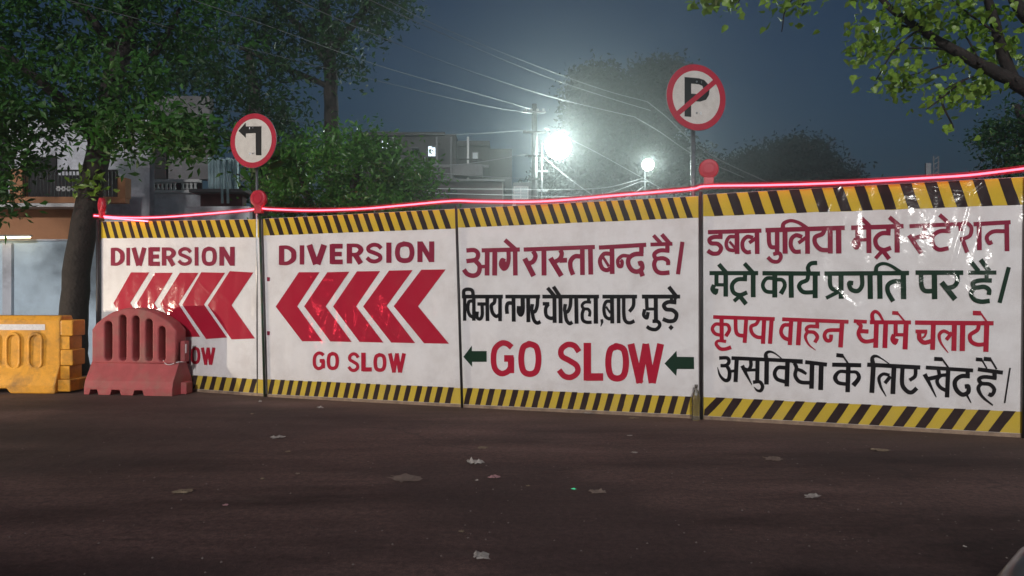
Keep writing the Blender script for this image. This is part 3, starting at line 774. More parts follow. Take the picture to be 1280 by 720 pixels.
t4n = [ # असुविधा
 ('s', [(232, 140), (312, 140), (330, 180), (300, 214), (245, 216)], 36), ('s', [(305, 214), (335, 270), (328, 350), (288, 362), (240, 312), (215, 232)], [34, 38, 40, 34, 24, 6]),
 ('l', [(330, 275), (402, 266)], 28), ('l', [(355, 140), (1068, 172)], 38), ('l', [(408, 145), (396, 380)], 42),
 ('s', [(548, 160), (548, 220), (520, 258), (462, 240)], 36), ('l', [(462, 215), (498, 290), (560, 408)], [40, 32, 8]), ('l', [(515, 262), (605, 258)], 30), ('l', [(616, 155), (612, 378)], 42),
 ('s', [(570, 382), (636, 378), (666, 422), (648, 466), (610, 462), (580, 428)], [36, 34, 36, 34, 22, 6]),
 ('l', [(708, 148), (705, 405)], 46), ('s', [(706, 160), (700, 98), (740, 76), (800, 100), (878, 165)], [46, 36, 24, 14, 10]),
 ('s', [(905, 238), (822, 236), (787, 290), (812, 350), (895, 378)], 38), ('l', [(916, 168), (908, 424)], 46),
 ('l', [(958, 178), (1068, 186)], 28), ('s', [(985, 190), (1005, 240), (992, 315), (1040, 378), (1150, 388)], 38), ('s', [(1012, 250), (1060, 270), (1105, 300)], [30, 36, 24]),
 ('l', [(1092, 180), (1310, 206)], 40), ('l', [(1162, 185), (1155, 446)], 46), ('l', [(1254, 190), (1246, 460)], 48)]
t4o = [ # के लि
 ('l', [(402, 206), (692, 212)], 42), ('l', [(564, 205), (556, 482)], 46), ('s', [(555, 278), (475, 276), (432, 332), (462, 386), (555, 402)], [36, 34, 44, 38, 36]),
 ('s', [(578, 278), (645, 284), (668, 340), (612, 415)], [30, 34, 42, 50]), ('l', [(443, 110), (512, 118)], 40), ('l', [(502, 108), (568, 205)], 18),
 ('l', [(752, 206), (1282, 234)], 42), ('l', [(815, 200), (798, 488)], 48), ('s', [(810, 200), (803, 140), (840, 120), (900, 148), (985, 208)], [48, 38, 28, 14, 10]),
 ('s', [(975, 312), (912, 300), (870, 342), (890, 430), (942, 524)], [32, 32, 34, 24, 8]), ('l', [(985, 322), (928, 392)], 38), ('l', [(1020, 225), (1008, 500)], 48)]
t4p = [ # ए खेद है।
 ('s', [(65, 240), (62, 400), (110, 470), (158, 482), (208, 440)], 42), ('s', [(196, 248), (190, 320), (135, 362)], 38),
 ('l', [(298, 234), (770, 264)], 38), ('l', [(285, 300), (330, 385), (402, 532)], [44, 34, 10]), ('l', [(305, 352), (425, 326)], 42), ('s', [(424, 255), (436, 320)], 36),
 ('s', [(512, 308), (445, 318), (410, 368), (440, 430), (515, 472)], 36), ('l', [(522, 240), (510, 534)], 44), ('l', [(382, 148), (462, 152)], 40), ('l', [(452, 138), (525, 238)], 18),
 ('l', [(716, 265), (716, 335)], 42), ('s', [(738, 322), (650, 322), (590, 372), (600, 450), (660, 505), (720, 482), (722, 425), (688, 425)], 44), ('l', [(708, 510), (750, 588)], [24, 10]),
 ('l', [(818, 252), (1068, 286)], 40), ('l', [(984, 270), (986, 345)], 44), ('s', [(1005, 342), (885, 328), (830, 350), (855, 392), (935, 402), (982, 455), (955, 510), (925, 498)], 38),
 ('s', [(850, 395), (822, 445), (865, 528), (968, 612)], [36, 38, 28, 14]), ('l', [(798, 152), (862, 158)], 38), ('l', [(852, 148), (908, 245)], 16),
 ('l', [(876, 148), (948, 154)], 42), ('l', [(940, 142), (1006, 252)], 18), ('l', [(1140, 238), (1085, 590)], 16)]
strokes('hindi_line', P[3], (870, 430), 8, t4n + sh(t4o, 960) + sh(t4p, 2000), M['p_black'], panel_objs[3], 'black fourth Hindi line')

# ------------------------------------------------------------------ fence posts
def post(pn, u, px_top, r, mt, label, lean_top=None, off=0.03, name='fence_post'):
    b = pn.uv(u, 0, off); t = pn.uv(u, 1, off)
    b.z = 0
    if px_top is not None:
        d = (t - b); t = b + d * ((px_top - b.z) / d.z)
    mb = MB(); mb.tube([b, b.lerp(t, .5), t], r, 10)
    mb.V = [v - b for v in mb.V]
    o = mb.build(name, mt, None, True)
    o.location = b
    return tag(o, label, 'post')
g1 = 'posts holding the barricade panels'
o = post(P[0], -0.012, 2.62, 0.032, M['post_dark'], 'dark post at the left end of the painted barricade'); o['group'] = g1
o = post(P[1], -0.012, 2.60, 0.016, M['post_green'], 'thin green post between the two DIVERSION panels'); o['group'] = g1
o = post(P[2], -0.004, 2.57, 0.014, M['post_dark'], 'thin dark joint post between second DIVERSION panel and GO SLOW panel'); o['group'] = g1
o = post(P[3], -0.008, 2.62, 0.018, M['post_dark'], 'thin dark post left of the four line Hindi panel'); o['group'] = g1
o = post(P[3], 1.004, 2.62, 0.022, M['post_dark'], 'dark post at the right edge of the four line Hindi panel'); o['group'] = g1

# ------------------------------------------------------------------ round traffic signs
def circle(r_, n=48, cx=0, cy=0, sx=1):
    return [(cx + r_ * sx * cos(2 * pi * k / n), cy + r_ * sin(2 * pi * k / n)) for k in range(n)]
def round_sign(cpx, Z, yaw, label, marks, pole_r, pole_base, tilt=0.0):
    c = U(cpx[0], cpx[1], Z)
    e = empty('traffic_sign', (c.x, c.y, 0), 0, label, 'road sign')
    Mx = Matrix.Translation(c) @ Matrix.Rotation(yaw, 4, 'Z') @ Matrix.Rotation(tilt, 4, 'Y') @ Matrix.Rotation(R(90), 4, 'X')
    RR = 0.385
    plate('sign_plate', [circle(RR)], 0.012, 0.003, M['sign_back'], e, Mx)
    T = lambda z: Mx @ Matrix.Translation((0, 0, z))
    plate('red_border', [circle(RR - .003), circle(RR * .80)[::-1]], 0.004, 0.0008, M['sign_red'], e, T(.010))
    plate('white_face', [circle(RR * .80)], 0.003, 0.0005, M['sign_white'], e, T(.0085))
    for nm, ols, z, m_ in marks:
        plate(nm, ols, 0.003, 0.0005, m_, e, T(z))
    mb = MB(); nrm = Mx.to_3x3() @ Vector((0, 0, 1))
    back = c - nrm * 0.035; back.y += .06
    mb.tube([Vector((back.x + pole_base[0], back.y + pole_base[1], 0)), Vector((back.x, back.y, c.z + .25))], pole_r, 12)
    mb.build('pole', M['steel'], e, True)
    for dz in (-.18, .18):
        q_ = Mx @ Vector((.0, dz, .013))
        MB().tube([q_, q_ + nrm * .008], .011, 8).build('bolt', M['steel'], e)
    mb = MB()
    for dz in (-.18, .18):
        mb.box((c.x - nrm.x * .02, c.y - nrm.y * .02, c.z + dz), (.14, .03, .03), )
    mb.build('bracket', M['steel'], e)
    return e
k = 0.385
arrow = [(-.64, .40), (-.32, .68), (-.32, .54), (.36, .50), (.36, -.56), (.12, -.54), (.11, .27), (-.32, .28), (-.32, .12)]
arrow = [(a * k, b * k) for a, b in arrow]
z1 = P[1].bl.y
round_sign((317, 176), z1 + .02, R(-18), 'round sign with black left turn arrow on white and red border', [('arrow', [arrow], .0115, M['sign_black'])], 0.02, (0.02, 0))
Pst = [(-.40, -.60), (-.18, -.60), (-.18, -.12), (.12, -.12), (.32, -.05), (.42, .10), (.44, .24), (.40, .42), (.26, .54), (.08, .58), (-.40, .58)]
Pin = [(-.18, .10), (.06, .10), (.20, .16), (.24, .26), (.20, .36), (.08, .40), (-.18, .40)]
sl = R(40)
def rotp(x, y): return (x * cos(sl) - y * sin(sl), x * sin(sl) + y * cos(sl))
bar = [rotp(-.82, -.075), rotp(.82, -.075), rotp(.82, .075), rotp(-.82, .075)]
round_sign((870, 122), P[3].bl.y + .04, R(16), 'round no parking sign with black P and red slash on white',
           [('letter_p', [[(a * k, b * k) for a, b in Pst], [(a * k, b * k) for a, b in Pin][::-1]], .0115, M['sign_black']),
            ('slash', [[(a * k, b * k) for a, b in bar]], .0145, M['sign_red'])], 0.026, (-0.005, 0))

# ------------------------------------------------------------------ LED rope light and beacons
def fence_Z(px):
    for pn, q in zip(P[:4], PANEL_PX):
        if px <= q[1][0] + 3: break
    return pn
rope_px = [(122, 270), (160, 272.5), (205, 272), (260, 268), (316, 263), (326, 260.5), (340, 262), (390, 263.5), (450, 262), (510, 257), (566, 252), (600, 252.5), (660, 253),
           (710, 250.5), (765, 245.5), (820, 241), (866, 237), (884, 233.5), (950, 232.5), (1010, 231), (1080, 228), (1140, 224.5), (1204, 220.5), (1245, 216), (1300, 209)]
rp = [tuple(fence_Z(a).hit(a, b, 0.06)) for a, b in rope_px]
mb = MB(); mb.tube([Vector(p) for p in smooth_pts(rp, 6)], 0.0105, 8)
rope = mb.build('led_rope_light', M['rope'], None, True)
tag(rope, 'glowing pink red LED rope strung along the top of the barricade', 'rope light')
# added see-through emissive tube imitating the red halo round the lit core
sm = bpy.data.materials.new('red_glow_halo'); sm.use_nodes = True
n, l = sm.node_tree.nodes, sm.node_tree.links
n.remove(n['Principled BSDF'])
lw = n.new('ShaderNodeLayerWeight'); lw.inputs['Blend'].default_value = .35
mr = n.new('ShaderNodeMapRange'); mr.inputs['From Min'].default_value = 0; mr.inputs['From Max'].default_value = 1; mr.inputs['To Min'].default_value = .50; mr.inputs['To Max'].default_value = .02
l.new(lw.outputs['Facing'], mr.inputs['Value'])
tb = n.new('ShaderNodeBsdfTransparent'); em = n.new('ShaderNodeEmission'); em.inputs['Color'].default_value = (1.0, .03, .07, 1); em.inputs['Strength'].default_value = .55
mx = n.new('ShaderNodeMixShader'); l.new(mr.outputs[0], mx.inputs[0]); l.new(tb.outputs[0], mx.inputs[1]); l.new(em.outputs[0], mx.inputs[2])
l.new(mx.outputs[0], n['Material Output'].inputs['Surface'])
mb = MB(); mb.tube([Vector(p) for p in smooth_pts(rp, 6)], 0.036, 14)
mb.build('glow_halo', sm, rope, True)
mb = MB(); mb.tube([P[0].hit(134, 272.5, .05), P[0].hit(160, 274.5, .05), P[0].hit(188, 277, .05)], 0.008, 8)
tag(mb.build('led_rope_end', M['rope'], None, True), 'short loose glowing end of LED rope below the main rope at far left', 'rope light')
# small wire loops carrying the rope
for j, (a, b, pn) in enumerate(((566, 252, P[2]), (1204, 220, P[3]), (872, 238, P[3]))):
    pass

def beacon(px, py, pn, r_, yaw, label, first=None):
    c = pn.hit(px, py, 0.05)
    e = empty('warning_beacon', (c.x, c.y, c.z - r_ * 1.35), 0, label, 'warning light', 'red warning beacons on the barricade top')
    Mx = Matrix.Translation(c) @ Matrix.Rotation(yaw, 4, 'Z') @ Matrix.Rotation(R(90), 4, 'X')
    # lens: shallow dome with concentric rings, both faces
    for s_ in (1, -1):
        rings = []
        for q in range(9):
            a = q / 8
            rr = r_ * (0.86 * cos(a * pi / 2) + .02)
            zz = s_ * (.034 + .008 * sin(a * pi / 2) + .004 * (q % 2))
            rings.append([Mx @ Vector((rr * cos(2 * pi * k / 24), rr * sin(2 * pi * k / 24), zz)) for k in range(24)])
        m2 = MB(); m2.loft(rings); m2.build('lens', M['lens'], e, True)
    rings = []
    for (rr, zz) in ((.86, -.038), (1.0, -.034), (1.04, 0), (1.0, .034), (.86, .038)):
        rings.append([Mx @ Vector((r_ * rr * cos(2 * pi * k / 24), r_ * rr * sin(2 * pi * k / 24), zz)) for k in range(24)])
    m2 = MB(); m2.loft(rings); m2.build('rim', M['housing'], e, True)
    for s_ in (1, -1):
        ri = [[Mx @ Vector((rr * r_ * cos(2 * pi * k / 24), rr * r_ * sin(2 * pi * k / 24), s_ * z_)) for k in range(24)] for rr, z_ in ((.60, .041), (.60, .048), (.54, .048), (.54, .041))]
        MB().loft(ri, cap=False).build('lens_ring', M['lens'], e, True)
    m2 = MB(); m2.box((0, 0, 0), (r_ * 1.0, .07, r_ * .9), Matrix.Translation(c - Vector((0, 0, r_ * 1.3))) @ Matrix.Rotation(yaw, 4, 'Z'))
    bevel(m2.build('battery_box', M['housing'], e), .008)
    return e
beacon(131, 257, P[0], 0.115, R(-48), 'red warning beacon at the left end of the barricade')
beacon(326.5, 249, P[1], 0.118, R(-15), 'red warning beacon under the left turn sign')
beacon(886.5, 212, P[3], 0.108, R(-10), 'red warning beacon right of the no parking sign pole')

# ------------------------------------------------------------------ plastic barriers
def capsule(cx, z0, z1, hw, n=7):
    pts = []
    for k in range(n + 1):
        a = pi * k / n; pts.append((cx + hw * cos(a), z1 - hw + hw * sin(a)))
    for k in range(n + 1):
        a = pi + pi * k / n; pts.append((cx + hw * cos(a), z0 + hw + hw * sin(a)))
    return pts
# --- red dome-topped barrier
def red_barrier():
    c = gnd(168, 494); s_0 = c.y; c.y += .22
    yaw = math.atan2(P[0].x.y, P[0].x.x) * 0.35
    e = empty('plastic_barrier', c, yaw, 'dusty red dome topped plastic barrier with four slots before the first panel', 'barrier')
    s_ = s_0 / F_PX
    X = lambda px: (px - 168) * s_
    Zz = lambda py: (494 - py) * s_
    L = Matrix.Translation(c) @ Matrix.Rotation(yaw, 4, 'Z')
    St = L @ Matrix.Rotation(R(90), 4, 'X')
    # upper wall: arched outline with see-through slots
    ol = [(X(121), Zz(455))]
    ol += [(X(221), Zz(455)), (X(222), Zz(413))]
    ol += [(X(a), Zz(b)) for a, b in ((213, 403), (203, 396.5), (192, 391), (180, 387), (168, 385), (156, 385), (145, 387), (133, 391), (121, 398), (112, 405), (106, 413), (106, 455))]
    ol = ol[1:] + [(X(106), Zz(455))] if False else ol[1:]
    holes = []
    for a, t in ((149, 394), (167, 395), (185, 399), (202.5, 408)):
        holes.append(capsule(X(a), Zz(452), Zz(t), .052)[::-1])
    holes.append(capsule(X(129), Zz(452), Zz(402), .058)[::-1])
    o = plate('upper_wall', [ol] + holes, 0.25, 0.018, M['red_plastic'], e, St)
    # inner web seen through the slots
    ol2 = [(x_ * .985, z_ * .985) for x_, z_ in ol]
    plate('web', [ol2], 0.03, 0.003, M['red_plastic'], e, St @ Matrix.Translation((0, 0, -.10)))
    # flared base with foot cut-outs
    x0, x1 = X(104), X(224)
    feet = [(x0, 0)]
    for a, b in ((111, 124), (140, 155), (171, 186)):
        feet += [(X(a), 0), (X(a + 2), .075), (X(b - 2), .075), (X(b), 0)]
    feet += [(x1, 0)]
    prof = [(y_, z_) for y_, z_ in ((-.26, .0), (-.26, .10), (-.235, .20), (-.085, .47), (.085, .47), (.235, .20), (.26, .10), (.26, 0))]
    V = []; Fc = []
    # front and back skins follow the foot outline
    for sgn in (-1, 1):
        b0 = len(V)
        for (fx, fz) in feet:
            V.append((fx, sgn * .26, fz)); V.append((fx, sgn * .26, .10)); V.append((fx, sgn * .235, .20)); V.append((fx, sgn * .085, .475))
        for i_ in range(len(feet) - 1):
            for j_ in range(3):
                q = (b0 + 4 * i_ + j_, b0 + 4 * (i_ + 1) + j_, b0 + 4 * (i_ + 1) + j_ + 1, b0 + 4 * i_ + j_ + 1)
                Fc.append(q if sgn < 0 else q[::-1])
    nf = len(feet)
    for i_ in range(nf - 1):  # underside and top
        Fc.append((4 * i_, 4 * nf + 4 * i_, 4 * nf + 4 * (i_ + 1), 4 * (i_ + 1)))
        Fc.append((4 * i_ + 3, 4 * (i_ + 1) + 3, 4 * nf + 4 * (i_ + 1) + 3, 4 * nf + 4 * i_ + 3))
    for i_ in (0, nf - 1):
        a = [4 * i_ + j_ for j_ in range(4)]; b_ = [4 * nf + 4 * i_ + j_ for j_ in range(4)]
        Fc.append(tuple(a + b_[::-1]) if i_ == 0 else tuple((a + b_[::-1])[::-1]))
    bevel(pyd('flared_base', [L @ Vector(v) for v in V], Fc, M['red_plastic'], e), .012)
    # end lugs
    mb = MB()
    mb.box((x1 + .045, .02, .09), (.09, .16, .17), L)
    bevel(mb.build('end_lug', M['red_plastic'], e), .012)
    mb = MB()
    mb.box((x1 + .03, .0, .62), (.07, .12, .30), L)
    bevel(mb.build('end_lug', M['red_plastic'], e), .012)
    mb = MB()
    mb.box((x1 + .068, -.03, .66), (.012, .03, .13), L)
    mb.build('reflector_strip', M['tape'], e)
    mb = MB()
    pts = [(X(203), -.10, Zz(451)), (X(208), -.13, Zz(455)), (X(214), -.13, Zz(456)), (X(222), -.10, Zz(453)), (X(229), -.02, Zz(453))]
    mb.tube([L @ Vector(p) for p in smooth_pts(pts, 4)], .006, 5)
    mb.build('tie_wire', M['tape'], e)
red_barrier()
def yellow_barrier():
    c = gnd(4, 491); s_0 = c.y; c.y += .2; c.x -= .14
    yaw = R(-3)
    e = empty('plastic_barrier', c, yaw, 'yellow interlocking water filled barrier with white reflective tape at left edge', 'barrier')
    s_ = s_0 / F_PX
    X = lambda px: (px - 4) * s_
    Zz = lambda py: (491 - py) * s_
    L = Matrix.Translation(c) @ Matrix.Rotation(yaw, 4, 'Z')
    xl, xr = X(-84), X(88)
    # body: section lofted along x, with foot openings
    st = []
    xs = [xl, X(-60), X(-56), X(-38), X(-34), X(-6), X(-3), X(26), X(31), X(70), xr]
    lift = [0, 0, .06, .06, 0, 0, .07, .07, 0, 0, 0]
    V = []; Fc = []
    for x_, lf in zip(xs, lift):
        for (y_, z_) in ((-.27, lf), (-.27, .12), (-.22, .26), (-.16, .40), (-.155, 1.06), (-.12, 1.13), (.12, 1.13), (.155, 1.06), (.16, .40), (.22, .26), (.27, .12), (.27, lf)):
            V.append(L @ Vector((x_, y_, max(z_, lf))))
    n_ = 12
    for i_ in range(len(xs) - 1):
        for j_ in range(n_):
            j2 = (j_ + 1) % n_
            Fc.append((i_ * n_ + j_, (i_ + 1) * n_ + j_, (i_ + 1) * n_ + j2, i_ * n_ + j2)[::-1] if False else (i_ * n_ + j_, (i_ + 1) * n_ + j_, (i_ + 1) * n_ + j2, i_ * n_ + j2))
    Fc.append(tuple(range(n_))); Fc.append(tuple((len(xs) - 1) * n_ + j_ for j_ in range(n_))[::-1])
    body = pyd('body', V, Fc, M['yel_plastic'], e)
    bm = bmesh.new(); bm.from_mesh(body.data); bmesh.ops.recalc_face_normals(bm, faces=bm.faces); bm.to_mesh(body.data); bm.free()
    bevel(body, .018)
    # interlocking fingers at the right end
    for a, b in ((400, 420), (437, 457), (474, 489)):
        mb = MB(); z0, z1_ = Zz(b), Zz(a)
        dp = .30 if a < 460 else .42
        mb.box(((xr + X(104)) / 2, 0, (z0 + z1_) / 2), (X(104) - xr, dp, z1_ - z0), L)
        bevel(mb.build('interlock_finger', M['yel_plastic'], e), .015)
    for a, b in ((420.5, 436.5), (457.5, 473.5)):
        mb = MB(); z0, z1_ = Zz(b), Zz(a)
        mb.box((xr + .06, .0, (z0 + z1_) / 2), (.15, .285, z1_ - z0), L)
        mb.build('hinge_core', M['yel_plastic'], e)
    # raised oval frames around sunken pads
    for a in (-60, -30, 0, 28, 57):
        ol = capsule(X(a), Zz(463), Zz(415), .115); inn = capsule(X(a), Zz(459), Zz(419), .080)
        plate('oval_rim', [ol, inn[::-1]], .028, .011, M['yel_plastic'], e, L @ Matrix.Rotation(R(90), 4, 'X') @ Matrix.Translation((0, 0, .165)))
    mb = MB(); mb.box(((xl + .1 + X(69)) / 2, -.1585, Zz(409) + .0), (X(69) - xl - .1, .004, .085), L)
    mb.build('reflective_tape', M['tape'], e)
yellow_barrier()

# ------------------------------------------------------------------ clear bottle leaning in front of the joint
c = P[3].hit(871, 523, .12); c.z = 0
e = empty('plastic_bottle', c, 0, 'clear plastic bottle standing by the joint of the two right panels', 'bottle')
prof = [(.0, .0), (.042, .004), (.045, .02), (.043, .10), (.046, .14), (.043, .18), (.046, .24), (.044, .28), (.030, .335), (.016, .36), (.015, .385)]
rings = [[c + Vector((r_ * cos(2 * pi * k / 16) + z_ * .02, r_ * sin(2 * pi * k / 16), z_)) for k in range(16)] for r_, z_ in prof]
MB().loft(rings).build('bottle_body', M['pet'], e, True)
MB().tube([c + Vector((.0078, 0, .38)), c + Vector((.008, 0, .41))], .019, 12).build('cap', M['cap'], e, True)

# ------------------------------------------------------------------ litter on the road
def crumple(px, py, wpx, hpx, mt, name, label, cat='litter', seed=0, flat=.28):
    rg = np.random.default_rng(seed + 100)
    c = gnd(px, py); s_ = c.y / F_PX
    w_ = wpx * s_ / 2 * .8; d_ = w_ * rg.uniform(.7, 1.2); h_ = max(hpx * s_ * flat, .006)
    nx, ny = 7, 6
    V = []
    ang = rg.uniform(0, pi) * .3
    for i in range(nx):
        for j in range(ny):
            x_ = (i / (nx - 1) * 2 - 1) * w_ * (1 + rg.uniform(-.25, .25)); y_ = (j / (ny - 1) * 2 - 1) * d_ * (1 + rg.uniform(-.25, .25))
            z_ = .004 + h_ * abs(rg.normal(.5, .45)) * (1.0 if 0 < i < nx - 1 and 0 < j < ny - 1 else .35)
            V.append(Vector((x_ * cos(ang) - y_ * sin(ang), x_ * sin(ang) + y_ * cos(ang), z_)))
    Fc = []
    for i in range(nx - 1):
        for j in range(ny - 1):
            if (i in (0, nx - 2)) and (j in (0, ny - 2)) and rg.random() < .6: continue
            a = i * ny + j
            Fc += [(a, a + ny, a + ny + 1), (a, a + ny + 1, a + 1)]
    o = pyd(name, V, Fc, mt)
    o.location = c
    return tag(o, label, cat)
lit = [
 (325, 503, 5, 9, 'paper', 'paper_scrap', 'small upright white scrap just right of the green post foot'),
 (400, 510, 9, 6, 'paper', 'paper_scrap', 'small white scrap lying before the second DIVERSION panel'),
 (348, 547, 20, 7, 'paper', 'crumpled_paper', 'crumpled whitish paper on the asphalt below the green post'),
 (228, 615, 28, 6, 'leaf_dry', 'crumpled_wrapper', 'long dull wrapper lying on the road at lower left'),
 (593, 579, 22, 17, 'paper', 'torn_paper', 'bright torn white paper in mid road below the GO SLOW lettering'),
 (618, 597, 17, 7, 'paper_pink', 'pink_wrapper', 'pinkish wrapper just right of the bright torn paper'),
 (601, 696, 26, 10, 'paper', 'crushed_packet', 'crushed pale packet nearest the camera at bottom centre'),
 (505, 598, 44, 3, 'cloth', 'flattened_cardboard', 'flattened brown cardboard piece pressed onto the road'),
 (736, 516, 24, 7, 'paper', 'plastic_litter', 'crumpled plastic litter against the foot of the GO SLOW panel'),
 (792, 523, 14, 3, 'leaf_dry', 'flat_litter', 'flat tan scrap at the foot of the GO SLOW panel right of plastic litter'),
 (717, 612, 6, 4, 'green_glint', 'green_glint_speck', 'tiny green speck with its glint painted in, on the road'),
 (746, 615, 24, 6, 'cloth', 'dry_leaf', 'dark dry leaf right of the green glint speck'),
 (1015, 621, 26, 9, 'paper', 'crumpled_paper', 'crumpled white paper at right below the Hindi panel'),
 (1100, 563, 28, 4, 'leaf_dry', 'flat_paper', 'flat pale paper near the fence below the right panel'),
 (967, 574, 26, 3, 'cloth', 'flat_cardboard', 'faint flat cardboard on the road below the four line panel'),
 (315, 518, 5, 3, 'leaf_dry', 'pebble', 'tiny pebble left of centre near the fence foot'),
 (360, 565, 9, 3, 'leaf_dry', 'dry_leaf', 'tiny dry leaf below the crumpled whitish paper'),
 (328, 599, 6, 4, 'leaf_dry', 'pebble', 'small pebble halfway down the left road'),
 (372, 593, 6, 4, 'cloth', 'pebble', 'dark small pebble right of the other pebble at left'),
 (282, 632, 8, 4, 'paper_pink', 'wrapper_scrap', 'tiny pinkish scrap right of the long dull wrapper'),
 (604, 560, 16, 2, 'leaf_dry', 'dry_leaf', 'faint dry leaf above the bright torn paper'),
 (596, 601, 5, 3, 'paper', 'paper_scrap', 'tiny white speck left of the pink wrapper'),
 (577, 665, 8, 3, 'leaf_dry', 'dry_leaf', 'small pale leaf above the crushed packet'),
 (787, 545, 8, 2, 'paper', 'paper_scrap', 'small flat scrap in front of the fence right of centre'),
 (793, 566, 9, 2, 'paper', 'paper_scrap', 'small flat scrap farther from the fence right of centre'),
 (1206, 684, 5, 3, 'paper', 'paper_scrap', 'tiny pale speck at the lower right of the road'),
 (660, 608, 6, 3, 'leaf_dry', 'dry_leaf', 'tiny dull leaf left of the green glint speck'),
]
for i, (a, b, c_, d, m_, nm, lb) in enumerate(lit):
    crumple(a, b, c_, d, M[m_], nm, lb, 'litter', i)
# loose grit: nobody could count it
N = 700
px = rng.uniform(-150, 1430, N); zz = 3.4 + rng.random(N) ** 1.4 * 8.0
V = []; Fc = []
for a, z_ in zip(px, zz):
    x_ = (a - 640) / F_PX * z_
    # keep to the camera side of the fence
    r_ = rng.uniform(.003, .009)
    if x_ > -7 and z_ > 11.4 - .37 * (x_ + 6.0): continue
    b0 = len(V)
    an = rng.uniform(0, 6.28)
    for k in range(4):
        V.append((x_ + r_ * cos(an + k * pi / 2), z_ + r_ * sin(an + k * pi / 2) * 1.2, .001))
    V.append((x_ + r_ * .2, z_, r_ * .9))
    Fc += [(b0 + k, b0 + (k + 1) % 4, b0 + 4) for k in range(4)]
tag(pyd('grit', V, Fc, M['grit']), 'loose grit scattered over the asphalt', kind='stuff')

# ------------------------------------------------------------------ buildings on the left
def quadpart(name, mt, parent, *boxes, bev=0):
    mb = MB()
    for b in boxes: mb.boxpx(*b)
    o = mb.build(name, mt, parent)
    if bev: bevel(o, bev)
    return o
def gy(Z): return HZ + F_PX * CH / Z     # photo row of the ground at depth Z
ZA = 16.0
e = empty('boundary_wall', U(60, gy(15.2), 15.2), 0, 'pale blue white boundary wall behind the yellow barrier', 'wall')
quadpart('wall_face', M['blue_white'], e, (-140, 301, 121, gy(15.2), 15.2, .22))
quadpart('coping', M['whitewash'], e, (-142, 299, 121.5, 301, 15.17, .28))
quadpart('pilaster', M['whitewash'], e, (3, 304, 14, gy(15.15), 15.12, .08))

e = empty('orange_house', U(60, gy(ZA), ZA), 0, 'orange house with a railed balcony behind the leaning tree', 'house')
quadpart('lower_wall', M['orange_wall'], e, (-160, 259, 121, 302, ZA, .3))
quadpart('balcony_slab', M['light_slab'], e, (-160, 254, 94, 258.5, ZA - .45, 1.2))
quadpart('parapet', M['orange_wall'], e, (-160, 246, 156, 253.5, ZA - .2, .2))
for (a, b) in ((12, 28), (147, 156.5), (-75, -60)):
    quadpart('pillar', M['orange_wall'], e, (a, 211 if a < 100 else 222, b, 247, ZA - .22, .24))
quadpart('room_wall', M['whitewash'], e, (-160, 150, 187, 246, ZA + 2.2, .25), (-160, 246, 187, gy(ZA + 2.2), ZA + 2.2, .25))
quadpart('door_opening', M['dark_room'], e, (-40, 150, 8, 245.5, ZA + 2.15, .06))
quadpart('door_opening', M['dark_room'], e, (29, 196, 70, 245.5, ZA + 2.15, .06))
quadpart('door_opening', M['dark_room'], e, (100, 212, 146, 245.5, ZA + 2.15, .06))
quadpart('balcony_shade_backing', M['dark_room'], e, (29, 219, 146.5, 246, ZA + 1.2, .1))  # near-black sheet put in for the darkness behind the railing
mb = MB(); mb.boxpx(28, 212, 147, 214, ZA - .14, .04); mb.boxpx(-60, 212, 12, 214, ZA - .14, .04)
mb.build('railing_rail', M['iron'], e)
for k_ in range(26):
    a = 31 + k_ * 4.5
    quadpart('baluster_bar', M['iron'], e, (a, 214, a + .9, 246, ZA - .13, .02))
mb = MB()
for k_ in range(5):
    cx = 73 + k_ * 6.5
    for j_ in range(6):
        an = j_ * pi / 3
        q = U(cx + 2.0 * cos(an), 236 + 2.2 * sin(an), ZA - .16)
        mb.box(q, (.035, .012, .035))
mb.build('railing_flowers', M['light_slab'], e)
e2 = empty('tube_lamp', U(18, 297, 15.0), 0, 'lit warm tube lamp under the edge of the orange house at far left', 'lamp')
MB().tube([U(-30, 297.5, 15.0), U(38, 296.5, 15.0)], .02, 8).build('tube', M['tube_lit'], e2, True)
MB().box(U(4, 295, 15.03), (1.15, .06, .04)).build('fitting', M['lamp_body'], e2)

ZB = 20.0
e = empty('grey_house', U(210, gy(ZB), ZB), 0, 'stained grey house with a white balustraded terrace left of the arrow sign', 'house')
quadpart('wall', M['whitewash'], e, (187.5, 241, 252, gy(ZB), ZB, .3))
quadpart('upper_wall', M['concrete'], e, (187.5, 120, 262, 224, ZB + 2.0, .3))
quadpart('dark_recess', M['dark_room'], e, (188, 180, 208, 223.5, ZB + 1.9, .06))
quadpart('terrace_shade_backing', M['dark_room'], e, (188, 226, 252, 240.5, ZB + 1.0, .06))  # near-black backing painted as the shade between the balusters
mb = MB(); mb.boxpx(184, 224, 249, 227.5, ZB - .1, .16); mb.boxpx(184, 237.5, 249, 241, ZB - .1, .16)
trail = mb.build('terrace_rail', M['light_slab'], e)
for k_ in range(12):
    a = 187 + k_ * 5.2
    if k_ == 7: continue
    p = U(a, 237.5, ZB); t = U(a, 227.5, ZB)
    prof = [(0, .035), (.15, .05), (.35, .03), (.6, .028), (.85, .05), (1, .035)]
    rings = [[p.lerp(t, q) + Vector((r_ * cos(j * pi / 3), r_ * sin(j * pi / 3), 0)) for j in range(6)] for q, r_ in prof]
    MB().loft(rings).build('baluster', M['light_slab'], trail, True)
quadpart('maroon_wall', M['maroon_wall'], e, (250.5, 236, 303, 262, ZB - .3, .3))
quadpart('ledge', M['concrete'], e, (236, 236, 306, 240, ZB - .7, .9))
